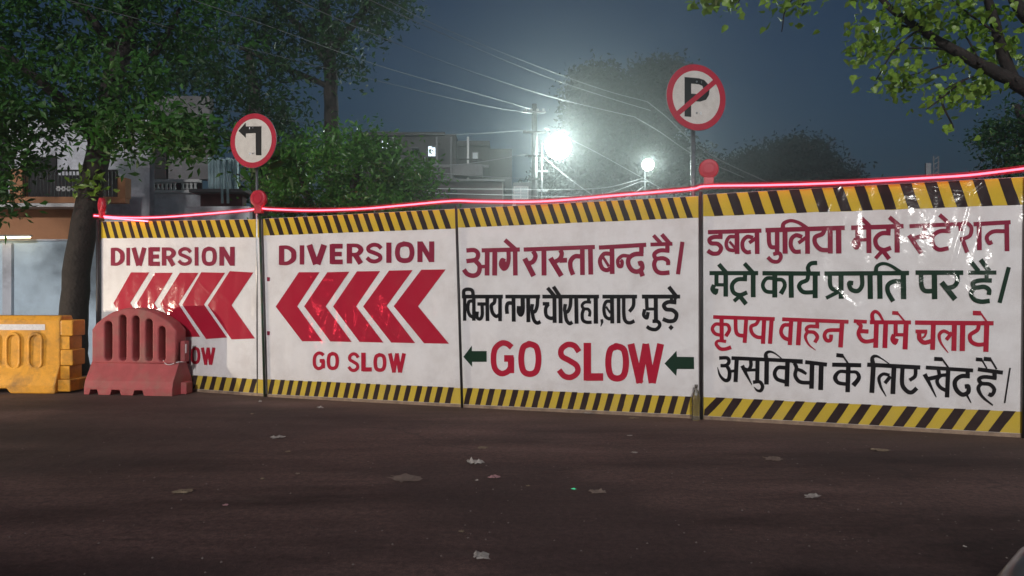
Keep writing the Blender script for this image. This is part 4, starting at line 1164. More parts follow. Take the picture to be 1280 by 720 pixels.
# corrugated pale blue door sheets
mb = MB()
for k_ in range(10):
    a = 260 + k_ * 3.7
    mb.boxpx(a, 197 + (k_ % 3), a + 3.3, 235.8, ZB - .45 - (k_ % 2) * .04, .1)
mb.build('blue_metal_shutter', M['blue_sheet'], e)
for a in (277, 284):
    MB().tube([U(a, 200, ZB - .8), U(a + 1, 254, ZB - .8)], .035, 8).build('drain_pipe', M['blue_sheet'], e, True)
quadpart('low_white_wall', M['whitewash'], e, (230, 258, 312, gy(ZB - 2), ZB - 2, .2))
e = empty('signboard', U(305, 222, ZB - .6), 0, 'small white lit board fixed beside the pale blue shutter', 'signboard')
quadpart('board', M['light_slab'], e, (300, 217, 309, 225.5, ZB - .6, .05))
MB().tube([U(296, 218, ZB - .5), U(301, 219, ZB - .58)], .02, 6).build('bracket_arm', M['iron'], e)

# ------------------------------------------------------------------ dark apartment block behind
ZC = 38.0
e = empty('concrete_building', U(560, gy(ZC), ZC), 0, 'dark concrete apartment block with two small lit windows behind the shrub', 'building')
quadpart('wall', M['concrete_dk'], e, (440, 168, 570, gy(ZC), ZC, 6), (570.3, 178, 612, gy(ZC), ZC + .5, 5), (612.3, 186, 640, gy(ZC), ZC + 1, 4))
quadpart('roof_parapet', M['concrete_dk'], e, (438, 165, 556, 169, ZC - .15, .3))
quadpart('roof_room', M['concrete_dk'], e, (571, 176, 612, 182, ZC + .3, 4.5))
quadpart('floor_band', M['concrete'], e, (440, 206, 611, 209, ZC - .12, .2))
quadpart('balcony', M['concrete'], e, (566, 205, 603, 219, ZC - .9, 1.2))
quadpart('window_recess', M['dark_room'], e, (572, 184, 581, 203, ZC + .42, .05))
quadpart('window_recess', M['dark_room'], e, (549, 186, 556, 200, ZC - .08, .05))
quadpart('window_recess', M['dark_room'], e, (494, 178, 500, 186, ZC - .08, .05))
quadpart('window_recess', M['dark_room'], e, (600, 224, 608, 246, ZC + .42, .05))
for (a, b, c_, d) in ((477.5, 176, 484.5, 185.5), (535.5, 183, 544, 195)):
    w_ = quadpart('window', M['concrete'], e, (a - .8, b - .8, c_ + .8, d + .8, ZC - .1, .08))
    quadpart('pane', M['win_lit'], w_, (a, b, (a + c_) / 2 - .3, d, ZC - .14, .03), ((a + c_) / 2 + .3, b + 1.5, c_, d, ZC - .14, .03))
for (a, b, c_, d) in ((515, 186, 521, 197), (455, 186, 462, 197), (508, 214, 516, 226), (530, 214, 538, 226), (486, 214, 493, 226)):
    w_ = quadpart('window', M['concrete'], e, (a - .9, b - .9, c_ + .9, d + .9, ZC - .1, .08))
    quadpart('pane', M['dark_room'], w_, (a, b, (a + c_) / 2 - .3, d, ZC - .14, .03), ((a + c_) / 2 + .3, b, c_, d, ZC - .14, .03))
    quadpart('sunshade', M['concrete'], w_, (a - 1.5, b - 2.2, c_ + 1.5, b - 1.3, ZC - .6, .6))
w_ = quadpart('window', M['concrete'], e, (590, 190, 598, 200, ZC + .38, .08))
quadpart('pane', M['win_dim'], w_, (591, 191, 597, 199, ZC + .34, .03))
for a in (546, 564, 585):
    MB().tube([U(a, 171, ZC - .2), U(a, 262, ZC - .2)], .06, 6).build('drain_pipe', M['light_slab'] if a == 585 else M['concrete'], e, True)
for a in (572, 578, 596, 602):
    MB().tube([U(a, 205, ZC - .85), U(a, 199, ZC - .85)], .03, 5).build('railing_post', M['iron'], e)
MB().tube([U(566, 199, ZC - .85), U(603, 199, ZC - .85)], .03, 5).build('railing_rail', M['iron'], e)
ZD = 36.0
e = empty('pale_house', U(651, gy(ZD), ZD), 0, 'small pale house with a gridded window at the foot of the dark electric pole', 'house')
quadpart('wall', M['concrete'], e, (641, 228, 664, gy(ZD), ZD, 3))
f = quadpart('window_frame', M['light_slab'], e, (641.8, 233, 660.5, 234.2, ZD - .06, .06), (641.8, 248, 660.5, 249.2, ZD - .06, .06), (641.8, 234.3, 642.9, 247.9, ZD - .06, .06),
             (659.4, 234.3, 660.5, 247.9, ZD - .06, .06), (650.5, 234.3, 651.4, 247.9, ZD - .06, .06), (643, 240.7, 650.4, 241.4, ZD - .06, .06), (651.5, 240.7, 659.3, 241.4, ZD - .06, .06))
quadpart('pane', M['win_dim'], f, (643, 234.3, 659.3, 247.9, ZD - .02, .02))
quadpart('wall_plinth', M['light_slab'], e, (641, 249.5, 645, 262, ZD - .06, .06))
# pinkish low building in front of the block, seen between shrub and pole
ZE = 30.0
e = empty('low_brick_house', U(600, gy(ZE), ZE), 0, 'low stained pinkish house in front of the dark apartment block', 'house')
quadpart('wall', mat('pinkish_plaster', (0.07, 0.048, 0.05), .9, var=.4, vscale=1.0, dirt=(.05, .045, .05), dirt_amt=.8, dscale=.8), e, (520, 226, 628, gy(ZE), ZE, 4))
quadpart('roof_slab', M['concrete'], e, (517, 223.5, 631, 226, ZE - .3, 4.5))
quadpart('window_recess', M['dark_room'], e, (560, 234, 572, 249, ZE - .03, .05))

# ------------------------------------------------------------------ trees
def leaf_mesh(name, C, size, mt, parent, shape='lance', rg=rng, droop=.4):
    """one mesh of many small folded leaves; C is an (n,3) array of leaf centres"""
    n_ = len(C)
    az = rg.uniform(0, 2 * pi, n_); el = rg.normal(-droop, .5, n_)
    d = np.stack([np.cos(az) * np.cos(el), np.sin(az) * np.cos(el), np.sin(el)], 1)
    rnd = rg.normal(size=(n_, 3)); s_ = np.cross(d, rnd); s_ /= np.linalg.norm(s_, axis=1)[:, None] + 1e-9
    up = np.cross(s_, d)
    sz = (size * rg.uniform(.6, 1.35, n_))[:, None]
    if shape == 'lance':
        T = [(-.5, 0, 0), (-.1, .20, .05), (.5, 0, -.06), (-.1, -.20, .05)]
        Fp = [(0, 1, 2), (0, 2, 3)]
    else:
        T = [(-.42, 0, .0), (-.46, .22, .05), (-.22, .42, .08), (.08, .34, .05), (.6, 0, -.08), (.08, -.34, .05), (-.22, -.42, .08), (-.46, -.22, .05)]
        Fp = [(0, 1, 2), (0, 2, 3), (0, 3, 4), (0, 4, 5), (0, 5, 6), (0, 6, 7)]
    vs = np.stack([C + sz * (a * d + b * s_ + c_ * up) for a, b, c_ in T], 1).reshape(-1, 3)
    k_ = len(T)
    idx = (np.arange(n_)[:, None, None] * k_ + np.array(Fp)[None]).reshape(-1, 3)
    me = bpy.data.meshes.new(name)
    me.vertices.add(len(vs)); me.vertices.foreach_set('co', vs.astype(np.float32).ravel())
    me.loops.add(idx.size); me.loops.foreach_set('vertex_index', idx.astype(np.int32).ravel())
    me.polygons.add(len(idx)); me.polygons.foreach_set('loop_start', np.arange(0, idx.size, 3, dtype=np.int32))
    me.polygons.foreach_set('loop_total', np.full(len(idx), 3, dtype=np.int32))
    me.update(calc_edges=True)
    return from_mesh(name, me, mt, parent)

def cloud(blobs, per, clump=.35, rg=rng, shell=.5):
    """leaf centres in clumps; blobs = (px, py, Z, rx_px, ry_px, rz_m, weight)"""
    out = []
    for (bx, by, Z, rx, ry, rz, wt) in blobs:
        c = np.array(U(bx, by, Z)); s_ = Z / F_PX
        nc = max(3, int(wt * per / 40))
        v = rg.normal(size=(nc, 3)); v /= np.linalg.norm(v, axis=1)[:, None]
        rad = rg.uniform(shell ** 3, 1, nc)[:, None] ** (1 / 3) * rg.uniform(.78, 1.1, nc)[:, None]
        cc = c + v * rad * np.array([rx * s_, rz, ry * s_])
        cnt = rg.integers(18, 62, nc)
        for q, m_ in zip(cc, cnt):
            out.append(q + rg.normal(size=(m_, 3)) * clump * np.array([1, 1, .7]) * rg.uniform(.6, 1.25))
    return np.concatenate(out)

def limb(mb, pts, radii, n=9):
    P_ = [tuple(p) + (r_,) for p, r_ in zip(pts, radii)]
    Q = smooth_pts(P_, 5)
    mb.tube([Vector(q[:3]) + Vector(rng.normal(0, q[3] * .05, 3)) for q in Q], [q[3] for q in Q], n)

# 1. leaning tree at left
T1 = 13.2
e = empty('leafy_tree', U(98, gy(T1), T1), 0, 'large leafy tree with a leaning dark trunk left of the barricade', 'tree')
mb = MB()
limb(mb, [U(88, gy(T1), T1), U(92, 400, T1), U(102, 300, T1), U(122, 200, T1), U(140, 110, T1), U(160, 40, T1), U(172, -40, T1)], [.30, .24, .22, .20, .18, .15, .12])
limb(mb, [U(124, 190, T1), U(105, 150, T1 - .3), U(60, 110, T1 - .8), U(0, 60, T1 - 1.2)], [.13, .10, .08, .05])
limb(mb, [U(136, 130, T1), U(170, 95, T1 + .4), U(205, 50, T1 + .6), U(225, 10, T1 + .8)], [.10, .07, .05, .03])
limb(mb, [U(150, 80, T1), U(120, 30, T1 - .2), U(70, -20, T1 - .4)], [.10, .08, .05])
limb(mb, [U(132, 150, T1), U(200, 160, T1 - .6), U(270, 175, T1 - .9)], [.08, .05, .03])
mb.build('trunk', M['bark'], e, True)
bl = [(30, 40, 13, 80, 70, 1.6, 1.2), (120, 30, 13.5, 90, 60, 1.6, 1.3), (200, 30, 14, 70, 60, 1.4, .9), (60, 120, 12.6, 90, 55, 1.5, 1.5), (150, 110, 12.4, 60, 50, 1.2, .9),
      (-60, 60, 13, 80, 120, 1.5, 1.2), (0, 180, 12.2, 50, 40, 1.1, .8), (50, 150, 12.4, 50, 24, 1.0, .6), (190, 165, 12.2, 62, 26, 1.0, .8), (245, 168, 12.0, 40, 22, .8, .6), (150, 182, 12.2, 24, 16, .6, .2),
      (-40, 220, 12.2, 60, 60, 1.0, 1.0), (265, 20, 14.5, 60, 45, 1.2, .5), (100, -50, 13, 160, 50, 2, 1.5)]
leaf_mesh('foliage', cloud(bl, 1250, .22), .15, M['leaf_mid'], e)['kind'] = 'stuff'
# tuft growing from the trunk
tf = rng.normal(size=(70, 3)) * np.array([.16, .14, .13]) + np.array(U(110, 232, T1 - .35))
leaf_mesh('trunk_tuft', tf, .17, M['leaf_fresh'], e)['kind'] = 'stuff'

# 2. tall tree behind with bare pale trunk
T2 = 19.5
e = empty('tall_tree', U(414, gy(T2), T2), 0, 'tall tree with a bare straight trunk rising behind the shrub', 'tree')
mb = MB()
limb(mb, [U(418, gy(T2), T2), U(417, 250, T2), U(414, 150, T2), U(412, 70, T2), U(405, 0, T2), U(400, -60, T2)], [.26, .22, .19, .17, .14, .10])
limb(mb, [U(413, 85, T2), U(380, 40, T2), U(330, -10, T2)], [.12, .09, .06])
limb(mb, [U(412, 70, T2), U(450, 20, T2), U(480, -20, T2)], [.11, .09, .05])
limb(mb, [U(414, 110, T2), U(370, 90, T2 - .3), U(300, 60, T2 - .4)], [.08, .06, .03])
mb.build('trunk', M['bark'], e, True)
bl = [(350, 20, 19, 75, 50, 2, 1.2), (430, 15, 19.5, 60, 42, 2, .9), (475, 5, 19, 40, 34, 1.5, .5), (300, 60, 18.5, 60, 60, 1.6, .8), (400, 45, 18.8, 35, 30, 1.2, .4), (440, 70, 19, 25, 25, 1, .25),
      (360, 75, 18.6, 35, 25, 1, .25), (500, -10, 19, 45, 20, 1.4, .4), (345, 120, 18, 60, 40, 1.5, .6), (270, 110, 18, 50, 50, 1.3, .4), (390, -50, 19, 150, 50, 3, 1.2), (430, 95, 19, 20, 10, .6, .1)]
leaf_mesh('foliage', cloud(bl, 1300, .30), .17, M['leaf_dark'], e)['kind'] = 'stuff'

# 3. bushy small tree behind the second panel
T3 = 13.0
e = empty('bushy_tree', U(430, gy(T3), T3), 0, 'bushy bright leaved small tree spilling over the second DIVERSION panel', 'tree')
mb = MB()
limb(mb, [U(425, gy(T3), T3), U(430, 330, T3), U(440, 250, T3), U(450, 200, T3)], [.14, .12, .09, .05])
limb(mb, [U(430, 320, T3), U(390, 260, T3), U(370, 200, T3)], [.09, .07, .03])
limb(mb, [U(435, 300, T3), U(490, 255, T3), U(520, 230, T3)], [.08, .06, .03])
mb.build('trunk', M['bark'], e, True)
bl = [(450, 215, 12.8, 60, 50, 1.1, 1.6), (505, 232, 12.4, 45, 36, 1.0, 1.2), (400, 225, 13.2, 60, 45, 1.0, 1.2), (350, 225, 13.4, 40, 40, .9, .7), (465, 195, 12.6, 40, 30, .8, .7), (480, 262, 12.2, 70, 14, .7, .7),
      (380, 262, 12.6, 60, 16, .7, .7), (395, 180, 13.4, 45, 30, .9, .5)]
leaf_mesh('foliage', cloud(bl, 1500, .17), .105, M['leaf_bush'], e)['kind'] = 'stuff'
tf = np.concatenate([rng.normal(size=(60, 3)) * np.array([.22, .15, .16]) + np.array(U(352, 208, 11.2)), rng.normal(size=(14, 3)) * np.array([.1, .1, .1]) + np.array(U(338, 196, 11.2))])
leaf_mesh('overhanging_sprig', tf, .22, M['leaf_mid'], e)['kind'] = 'stuff'

# dark tree mass further back at left
T4 = 25.0
e = empty('dark_tree', U(300, gy(T4), T4), 0, 'dark dense tree in the gap behind the left turn sign', 'tree')
mb = MB(); limb(mb, [U(330, gy(T4), T4), U(325, 220, T4), U(318, 120, T4), U(310, 60, T4)], [.35, .3, .2, .12]); mb.build('trunk', M['bark'], e, True)
bl = [(345, 215, 25, 50, 50, 2, 1.0), (330, 160, 25, 55, 50, 2, 1.0), (255, 60, 25, 40, 60, 2, .5), (230, 130, 24, 30, 30, 1.5, .3), (180, 60, 25, 60, 80, 2, .7)]
leaf_mesh('foliage', cloud(bl, 1100, .42), .26, M['leaf_dark'], e)['kind'] = 'stuff'

def far_tree(name, label, Z, base_px, trunk_top, blobs, per, clump, size, mt='leaf_far'):
    e = empty(name, U(base_px, gy(Z), Z), 0, label, 'tree', 'trees beyond the street lamps')
    mb = MB()
    limb(mb, [U(base_px, gy(Z), Z), U(base_px + 2, (gy(Z) + trunk_top) / 2, Z), U(base_px, trunk_top, Z)], [.5, .4, .2])
    for k_, b in enumerate(blobs[:4]):
        limb(mb, [U(base_px + 1, (gy(Z) * .25 + trunk_top * .75), Z), U((base_px + b[0]) / 2, (trunk_top + b[1]) / 2, Z), U(b[0], b[1], Z)], [.25, .16, .06], 6)
    mb.build('trunk', M['bark'], e, True)
    leaf_mesh('foliage', cloud(blobs, per, clump), size, M[mt], e)['kind'] = 'stuff'
Zf = 46
Zf = 52
far_tree('spreading_tree', 'tall dark tree standing directly behind the brightest lamp', Zf, 745, 170,
         [(745, 115, Zf, 32, 26, 3, 1), (735, 160, Zf, 28, 30, 3, 1), (770, 150, Zf, 40, 35, 3, 1.2), (730, 205, Zf, 36, 30, 3, 1), (780, 210, Zf, 40, 30, 3, 1), (700, 225, Zf, 26, 22, 3, .5)], 6500, .60, .42)
far_tree('spreading_tree', 'tall dark tree with a rounded top left of the no parking sign', 58, 815, 150,
         [(820, 105, 58, 36, 24, 3, 1), (800, 140, 58, 36, 30, 3, 1), (838, 130, 58, 26, 30, 3, .8), (815, 190, 58, 40, 40, 3, 1.2), (850, 210, 58, 40, 25, 3, 1), (870, 225, 58, 30, 20, 3, .6)], 6500, .60, .42)
far_tree('spreading_tree', 'faint far tree on the horizon right of the right beacon', 72, 975, 215,
         [(985, 196, 72, 26, 15, 4, 1), (1010, 205, 72, 24, 13, 4, .8), (945, 210, 72, 34, 14, 4, 1), (915, 222, 72, 28, 16, 4, .9), (1000, 222, 72, 60, 14, 4, 1), (1045, 228, 72, 24, 8, 3, .4)], 5000, .85, .46)

# low tree at the right edge
T5 = 15.0
e = empty('low_tree', U(1290, gy(T5), T5), 0, 'dull green tree at the right edge behind the fence, below the heart leaved branches', 'tree')
mb = MB(); limb(mb, [U(1300, gy(T5), T5), U(1295, 260, T5), U(1285, 180, T5), U(1270, 130, T5)], [.18, .14, .10, .05]); mb.build('trunk', M['bark'], e, True)
bl = [(1285, 150, 15, 35, 30, 1.0, .8), (1262, 170, 15, 36, 26, .9, .8), (1240, 180, 15, 18, 14, .6, .3), (1270, 208, 15, 28, 22, .8, .6), (1330, 180, 15, 60, 60, 1.2, 1.2)]
leaf_mesh('foliage', cloud(bl, 1200, .18), .11, M['leaf_dark'], e)['kind'] = 'stuff'

# heart-leaved tree whose branches enter at the top right
T6 = 8.6
e = empty('heart_leaved_tree', U(1420, gy(T6), T6), 0, 'heart leaved tree whose lit branches hang in at the top right', 'tree')
mb = MB()
limb(mb, [U(1480, gy(T6), T6), U(1460, 360, T6), U(1400, 220, T6), U(1330, 145, T6), U(1285, 112, T6), U(1240, 88, T6), U(1190, 62, T6), U(1150, 36, T6), U(1110, 8, T6), U(1080, -30, T6)], [.30, .26, .18, .11, .09, .072, .058, .045, .034, .025])
limb(mb, [U(1268, 104, T6), U(1254, 70, T6), U(1244, 30, T6), U(1228, -20, T6)], [.075, .065, .055, .04])
limb(mb, [U(1400, 220, T6), U(1340, 60, T6), U(1290, 30, T6), U(1262, -10, T6)], [.12, .09, .07, .06])
tw = [((1190, 62), (1150, 60), (1110, 62)), ((1205, 70), (1170, 85), (1135, 95)), ((1240, 88), (1205, 100), (1180, 112)), ((1150, 36), (1110, 30), (1085, 40)), ((1225, 80), (1210, 50), (1190, 30)),
      ((1175, 120), (1180, 135), (1190, 155), (1192, 160)), ((1205, 100), (1178, 122), (1158, 137)), ((1100, 0), (1040, -20), (960, -30)), ((960, -30), (930, -10), (920, 12)), ((1000, -25), (1005, 0), (1002, 8)),
      ((1244, 40), (1215, 20), (1190, 0)), ((870, -20), (930, -28), (1000, -28)), ((1020, -20), (985, 5), (977, 40)), ((1150, 36), (1120, 60), (1095, 100))]
for t in tw:
    limb(mb, [U(a, b, T6 + rng.uniform(-.2, .2)) for a, b in t], list(np.linspace(.016, .006, len(t))), 5)
mb.build('trunk', M['bark'], e, True)
# individual leaves: three leaf shapes shared by all
lv = []
for k_ in range(3):
    T_ = [(0, 0, 0), (-.06, .2, .03), (.08, .40, .06), (.34, .40, .05), (.58, .22, .0), (1.12, 0, -.14 - .05 * k_), (.58, -.22, .0), (.34, -.40, .05), (.08, -.40, .06), (-.06, -.2, .03), (.4, 0, .04)]
    me = bpy.data.meshes.new('heart_leaf')
    me.from_pydata([(a, b * (1 + .08 * k_), c_ - .02 * k_ * a) for a, b, c_ in T_], [], [(0, 1, 10), (1, 2, 10), (2, 3, 10), (3, 4, 10), (4, 5, 10), (5, 6, 10), (6, 7, 10), (7, 8, 10), (8, 9, 10), (9, 0, 10)])
    me.materials.append(M['leaf_fresh']); lv.append(me)
cl6 = [(1078, 40, 20, 28, 18), (1100, 62, 32, 26, 30), (1075, 66, 14, 14, 8), (1125, 92, 26, 16, 22), (1098, 108, 10, 10, 6), (1150, 20, 50, 24, 40), (1140, 62, 30, 26, 24), (1190, 60, 40, 30, 34), (1225, 30, 40, 35, 36),
       (1190, 110, 20, 14, 20), (1215, 112, 26, 18, 24), (1160, 138, 3, 3, 2), (1188, 160, 9, 4, 5), (1262, 60, 24, 40, 26), (928, 16, 7, 6, 5), (905, 4, 14, 6, 6), (985, 4, 26, 8, 12), (1008, 8, 8, 6, 5), (1072, 5, 12, 10, 6), (880, 0, 20, 5, 5), (1270, 10, 20, 20, 20)]
inv = e.matrix_basis.inverted() if False else Matrix.Translation(-Vector(e.location))
cnt_l = 0
for (a, b, rx, ry, n_) in cl6:
    for _ in range(int(n_ * .80)):
        p = U(a + rng.normal() * rx * .55, b + rng.normal() * ry * .55, T6 + rng.uniform(-.45, .45))
        d = Vector((rng.normal() * .7, rng.normal() * .7 - .2, -abs(rng.normal()) - .35)).normalized()
        s_ = d.cross(Vector(rng.normal(size=3))).normalized(); n3 = s_.cross(d)
        sz = rng.uniform(.06, .105)
        Mx = Matrix(((d.x, s_.x, n3.x, p.x), (d.y, s_.y, n3.y, p.y), (d.z, s_.z, n3.z, p.z), (0, 0, 0, 1))) @ Matrix.Scale(sz, 4)
        o = bpy.data.objects.new('leaf', lv[cnt_l % 3]); COL.objects.link(o); o.parent = e
        o.matrix_parent_inverse = inv; o.matrix_basis = Mx
        cnt_l += 1
# the rest of the crown, beyond the right and top of the frame and between the big leaves
bl = [(1190, 20, T6, 70, 24, .7, .25), (1260, 40, T6, 40, 40, .7, .2), (1340, 20, T6, 60, 60, 1, .7), (1150, -60, T6, 150, 40, 1.2, 1.2), (1100, 62, T6, 34, 22, .4, .25), (1130, 95, T6, 26, 14, .3, .2), (1150, 22, T6, 55, 24, .5, .5), (1205, 112, T6, 34, 16, .3, .25), (1200, 50, T6, 60, 30, .6, .3), (990, 2, T6, 26, 6, .2, .08), (900, 2, T6, 24, 5, .2, .08), (960, -50, T6, 120, 22, .9, .5), (1400, 80, T6, 60, 60, 1, .6)]
leaf_mesh('foliage', cloud(bl, 420, .16), .085, M['leaf_fresh'], e, 'heart')['kind'] = 'stuff'

# ------------------------------------------------------------------ poles, lamps, wires
LZ1, LZ2 = 30.0, 44.0
def street_lamp(px, py, Z, pole_px, label, power, rad, es=1.0):
    c = U(px, py, Z); pb = U(pole_px, gy(Z), Z); pb.z = 0
    e = empty('street_lamp', pb, 0, label, 'street lamp', 'lit street lamps beyond the barricade')
    top = Vector((pb.x, pb.y, c.z + .25))
    MB().tube([pb, pb.lerp(top, .5), top], [.07, .05, .04], 8).build('pole', M['iron'], e, True)
    MB().tube([top - Vector((0, 0, .15)), top.lerp(c, .5) + Vector((0, 0, .22)), c + Vector((0, .1, .12))], .025, 6).build('arm', M['steel'], e, True)
    rings = [[c + Vector((rad * q * cos(2 * pi * k / 24), .03 + z_, rad * q * sin(2 * pi * k / 24))) for k in range(24)] for q, z_ in ((.97, 0), (.97, .06), (.7, .22), (.3, .32))]
    MB().loft(rings).build('lamp_housing', M['lamp_body'], e, True)
    rings = [[c + Vector((rad * q * cos(2 * pi * k / 24), .029 - z_, rad * q * sin(2 * pi * k / 24))) for k in range(24)] for q, z_ in ((1, 0), (.98, .08), (.8, .2), (.45, .30), (.02, .34))]
    MB().loft(rings).build('lens', M['lamp_white'], e, True)
    for k_ in range(3):
        p = Vector((pb.x, pb.y, c.z - 1.0 - k_ * .8))
        MB().box(p, (.5, .05, .05)).build('cross_arm', M['lamp_body'], e)
    li = bpy.data.lights.new('lamp_light', 'POINT'); li.energy = power; li.color = (.86, 1.0, .93); li.shadow_soft_size = .15
    lo = bpy.data.objects.new('lamp_light', li); COL.objects.link(lo); lo.parent = e
    lo.matrix_parent_inverse = Matrix.Translation(-pb); lo.location = c + Vector((0, -.55, 0))
    return e
street_lamp(698, 183, LZ1, 677, 'brightest white street lamp glowing in the haze beside the dark pole', 1900, .52)
street_lamp(810, 206, LZ2, 806, 'smaller white street lamp to the left of the no parking sign pole', 750, .34)
# the street lamp behind the camera whose light shows as highlights on the glossy right panel
c = Vector((-1.0, -22.5, 4.6))
e = empty('street_lamp', (c.x, c.y - .9, 0), 0, 'street lamp standing on the near side of the road facing the barricade', 'street lamp')
MB().tube([(c.x, c.y - .9, 0), (c.x, c.y - .9, 4.9)], [.08, .05], 8).build('pole', M['steel'], e, True)
MB().tube([(c.x, c.y - .9, 4.8), (c.x, c.y, 4.72)], .03, 6).build('arm', M['steel'], e, True)
MB().box((c.x, c.y, 4.66), (.5, .3, .12)).build('lamp_housing', M['lamp_body'], e)
MB().box((c.x, c.y + .02, 4.585), (.42, .24, .03)).build('lens', M['lamp_white'], e)
li = bpy.data.lights.new('lamp_light', 'POINT'); li.energy = 2300; li.color = (1.0, .97, .92); li.shadow_soft_size = .16
lo = bpy.data.objects.new('lamp_light', li); COL.objects.link(lo); lo.parent = e
lo.matrix_parent_inverse = Matrix.Translation(-Vector(e.location)); lo.location = c + Vector((0, .1, -.35))
e = empty('electric_pole', U(668, gy(29), 29), 0, 'tall dark electric pole where the overhead wires meet', 'pole')
MB().tube([U(668, gy(29), 29), U(668, 130, 29)], [.17, .10], 8).build('shaft', M['iron'], e, True)
for y_ in (140, 165, 195, 224):
    MB().box(U(668, y_, 28.9), (.9 if y_ < 170 else .5, .08, .08)).build('cross_arm', M['iron'], e)
for a, y_ in ((657, 137), (664, 137), (672, 137), (679, 137)):
    MB().tube([U(a, y_ + 2.5, 28.9), U(a, y_ - 1, 28.9)], [.035, .05], 6).build('insulator', M['light_slab'], e, True)
# far mast
e = empty('lattice_mast', U(1170, gy(70), 70), 0, 'faint slim mast far away above the right panel', 'mast')
mb = MB()
for a in (1167, 1173): mb.tube([U(a, gy(70), 70), U(a, 195, 70)], .07, 5)
mb.build('legs', M['lamp_body'], e)
for k_ in range(7):
    MB().tube([U(1167, 236 - k_ * 6, 70), U(1173, 232 - k_ * 6, 70)], .05, 4).build('brace', M['lamp_body'], e)
MB().box(U(1160, 212, 70), (.5, .2, 1.2)).build('antenna', M['lamp_body'], e)

wires = [ # label, points (px, py, Z), radius
 ('overhead wire sloping from the top left past the tree to the dark pole', [(-60, -38, 9), (84, 0, 11), (320, 63, 16), (480, 103, 21), (600, 131, 26), (665, 142, 28.9)], .011),
 ('overhead wire entering at the top above the left turn sign', [(100, -52, 9), (241, 0, 12), (320, 27, 14), (480, 84, 20), (600, 118, 26), (665, 137, 28.9)], .011),
 ('overhead wire entering top centre left and reaching the far pole', [(260, -50, 10), (369, 0, 12), (480, 48, 15), (600, 93, 20), (700, 124, 28), (793, 146, 40)], .012),
 ('lower wire of the close pair crossing the sky above the lamps', [(350, -58, 10), (463, 0, 12), (560, 45, 15), (680, 95, 22), (760, 122, 32), (813, 138, 44)], .012),
 ('upper wire of the close pair crossing the sky above the lamps', [(370, -60, 10), (484, 0, 12), (560, 38, 15), (680, 86, 22), (760, 114, 32), (809, 127, 44)], .011),
 ('long low wire sagging from the left edge behind the left turn sign', [(-60, 70, 12), (0, 84, 13), (160, 117, 16), (320, 144, 20), (436, 160, 23), (560, 168, 26), (657, 163, 28.9)], .011),
 ('thin wire sagging across the front of the dark apartment block', [(430, 200, 24), (520, 205, 26), (580, 205, 27), (657, 193, 28.9)], .011),
 ('cable crossing the apartment block below the thin sagging wire', [(500, 210, 25), (560, 217, 27), (610, 221, 28), (655, 223, 28.9)], .013),
 ('upper of two flat cables just above the rope light', [(500, 234, 20), (560, 236, 24), (640, 236.5, 28), (700, 237, 30), (760, 234, 38), (803, 223, 45.8)], .014),
 ('lower of two flat cables just above the rope light', [(500, 240, 20), (560, 242, 24), (640, 244, 28), (700, 246, 30), (760, 241, 38), (803, 226, 45.8)], .014),
 ('steep wire dropping right from the upper pair behind the sign', [(809, 127, 44), (835, 148, 46), (863, 175, 48), (900, 200, 52), (960, 228, 58)], .02),
 ('faint wire dropping right behind the no parking pole', [(793, 146, 40), (825, 165, 44), (870, 195, 50), (930, 222, 58)], .018),
 ('faint cable running down right from the brightest lamp', [(681, 160, 30), (735, 185, 33), (790, 215, 40), (840, 243, 46)], .012),
 ('service cable slanting from the lamp pole to the ground behind the fence', [(679, 196, 30), (710, 222, 30), (750, 250, 30), (790, 275, 30)], .012),
 ('cable bundle reaching down right from the second lamp pole', [(806, 232, 45.9), (795, 240, 42), (780, 250, 38), (765, 262, 34)], .02),
]
for lb, pts, r_ in wires:
    q = [Vector(v) for v in smooth_pts([tuple(U(*p)) for p in pts], 6)]
    rr = [r_ * max(.8, (v.y / 22)) * .8 for v in q]
    mb = MB(); mb.tube(q, rr, 5)
    tag(mb.build('overhead_wire', M['wire'], None, True), lb, 'wire', 'overhead wires strung across the street')

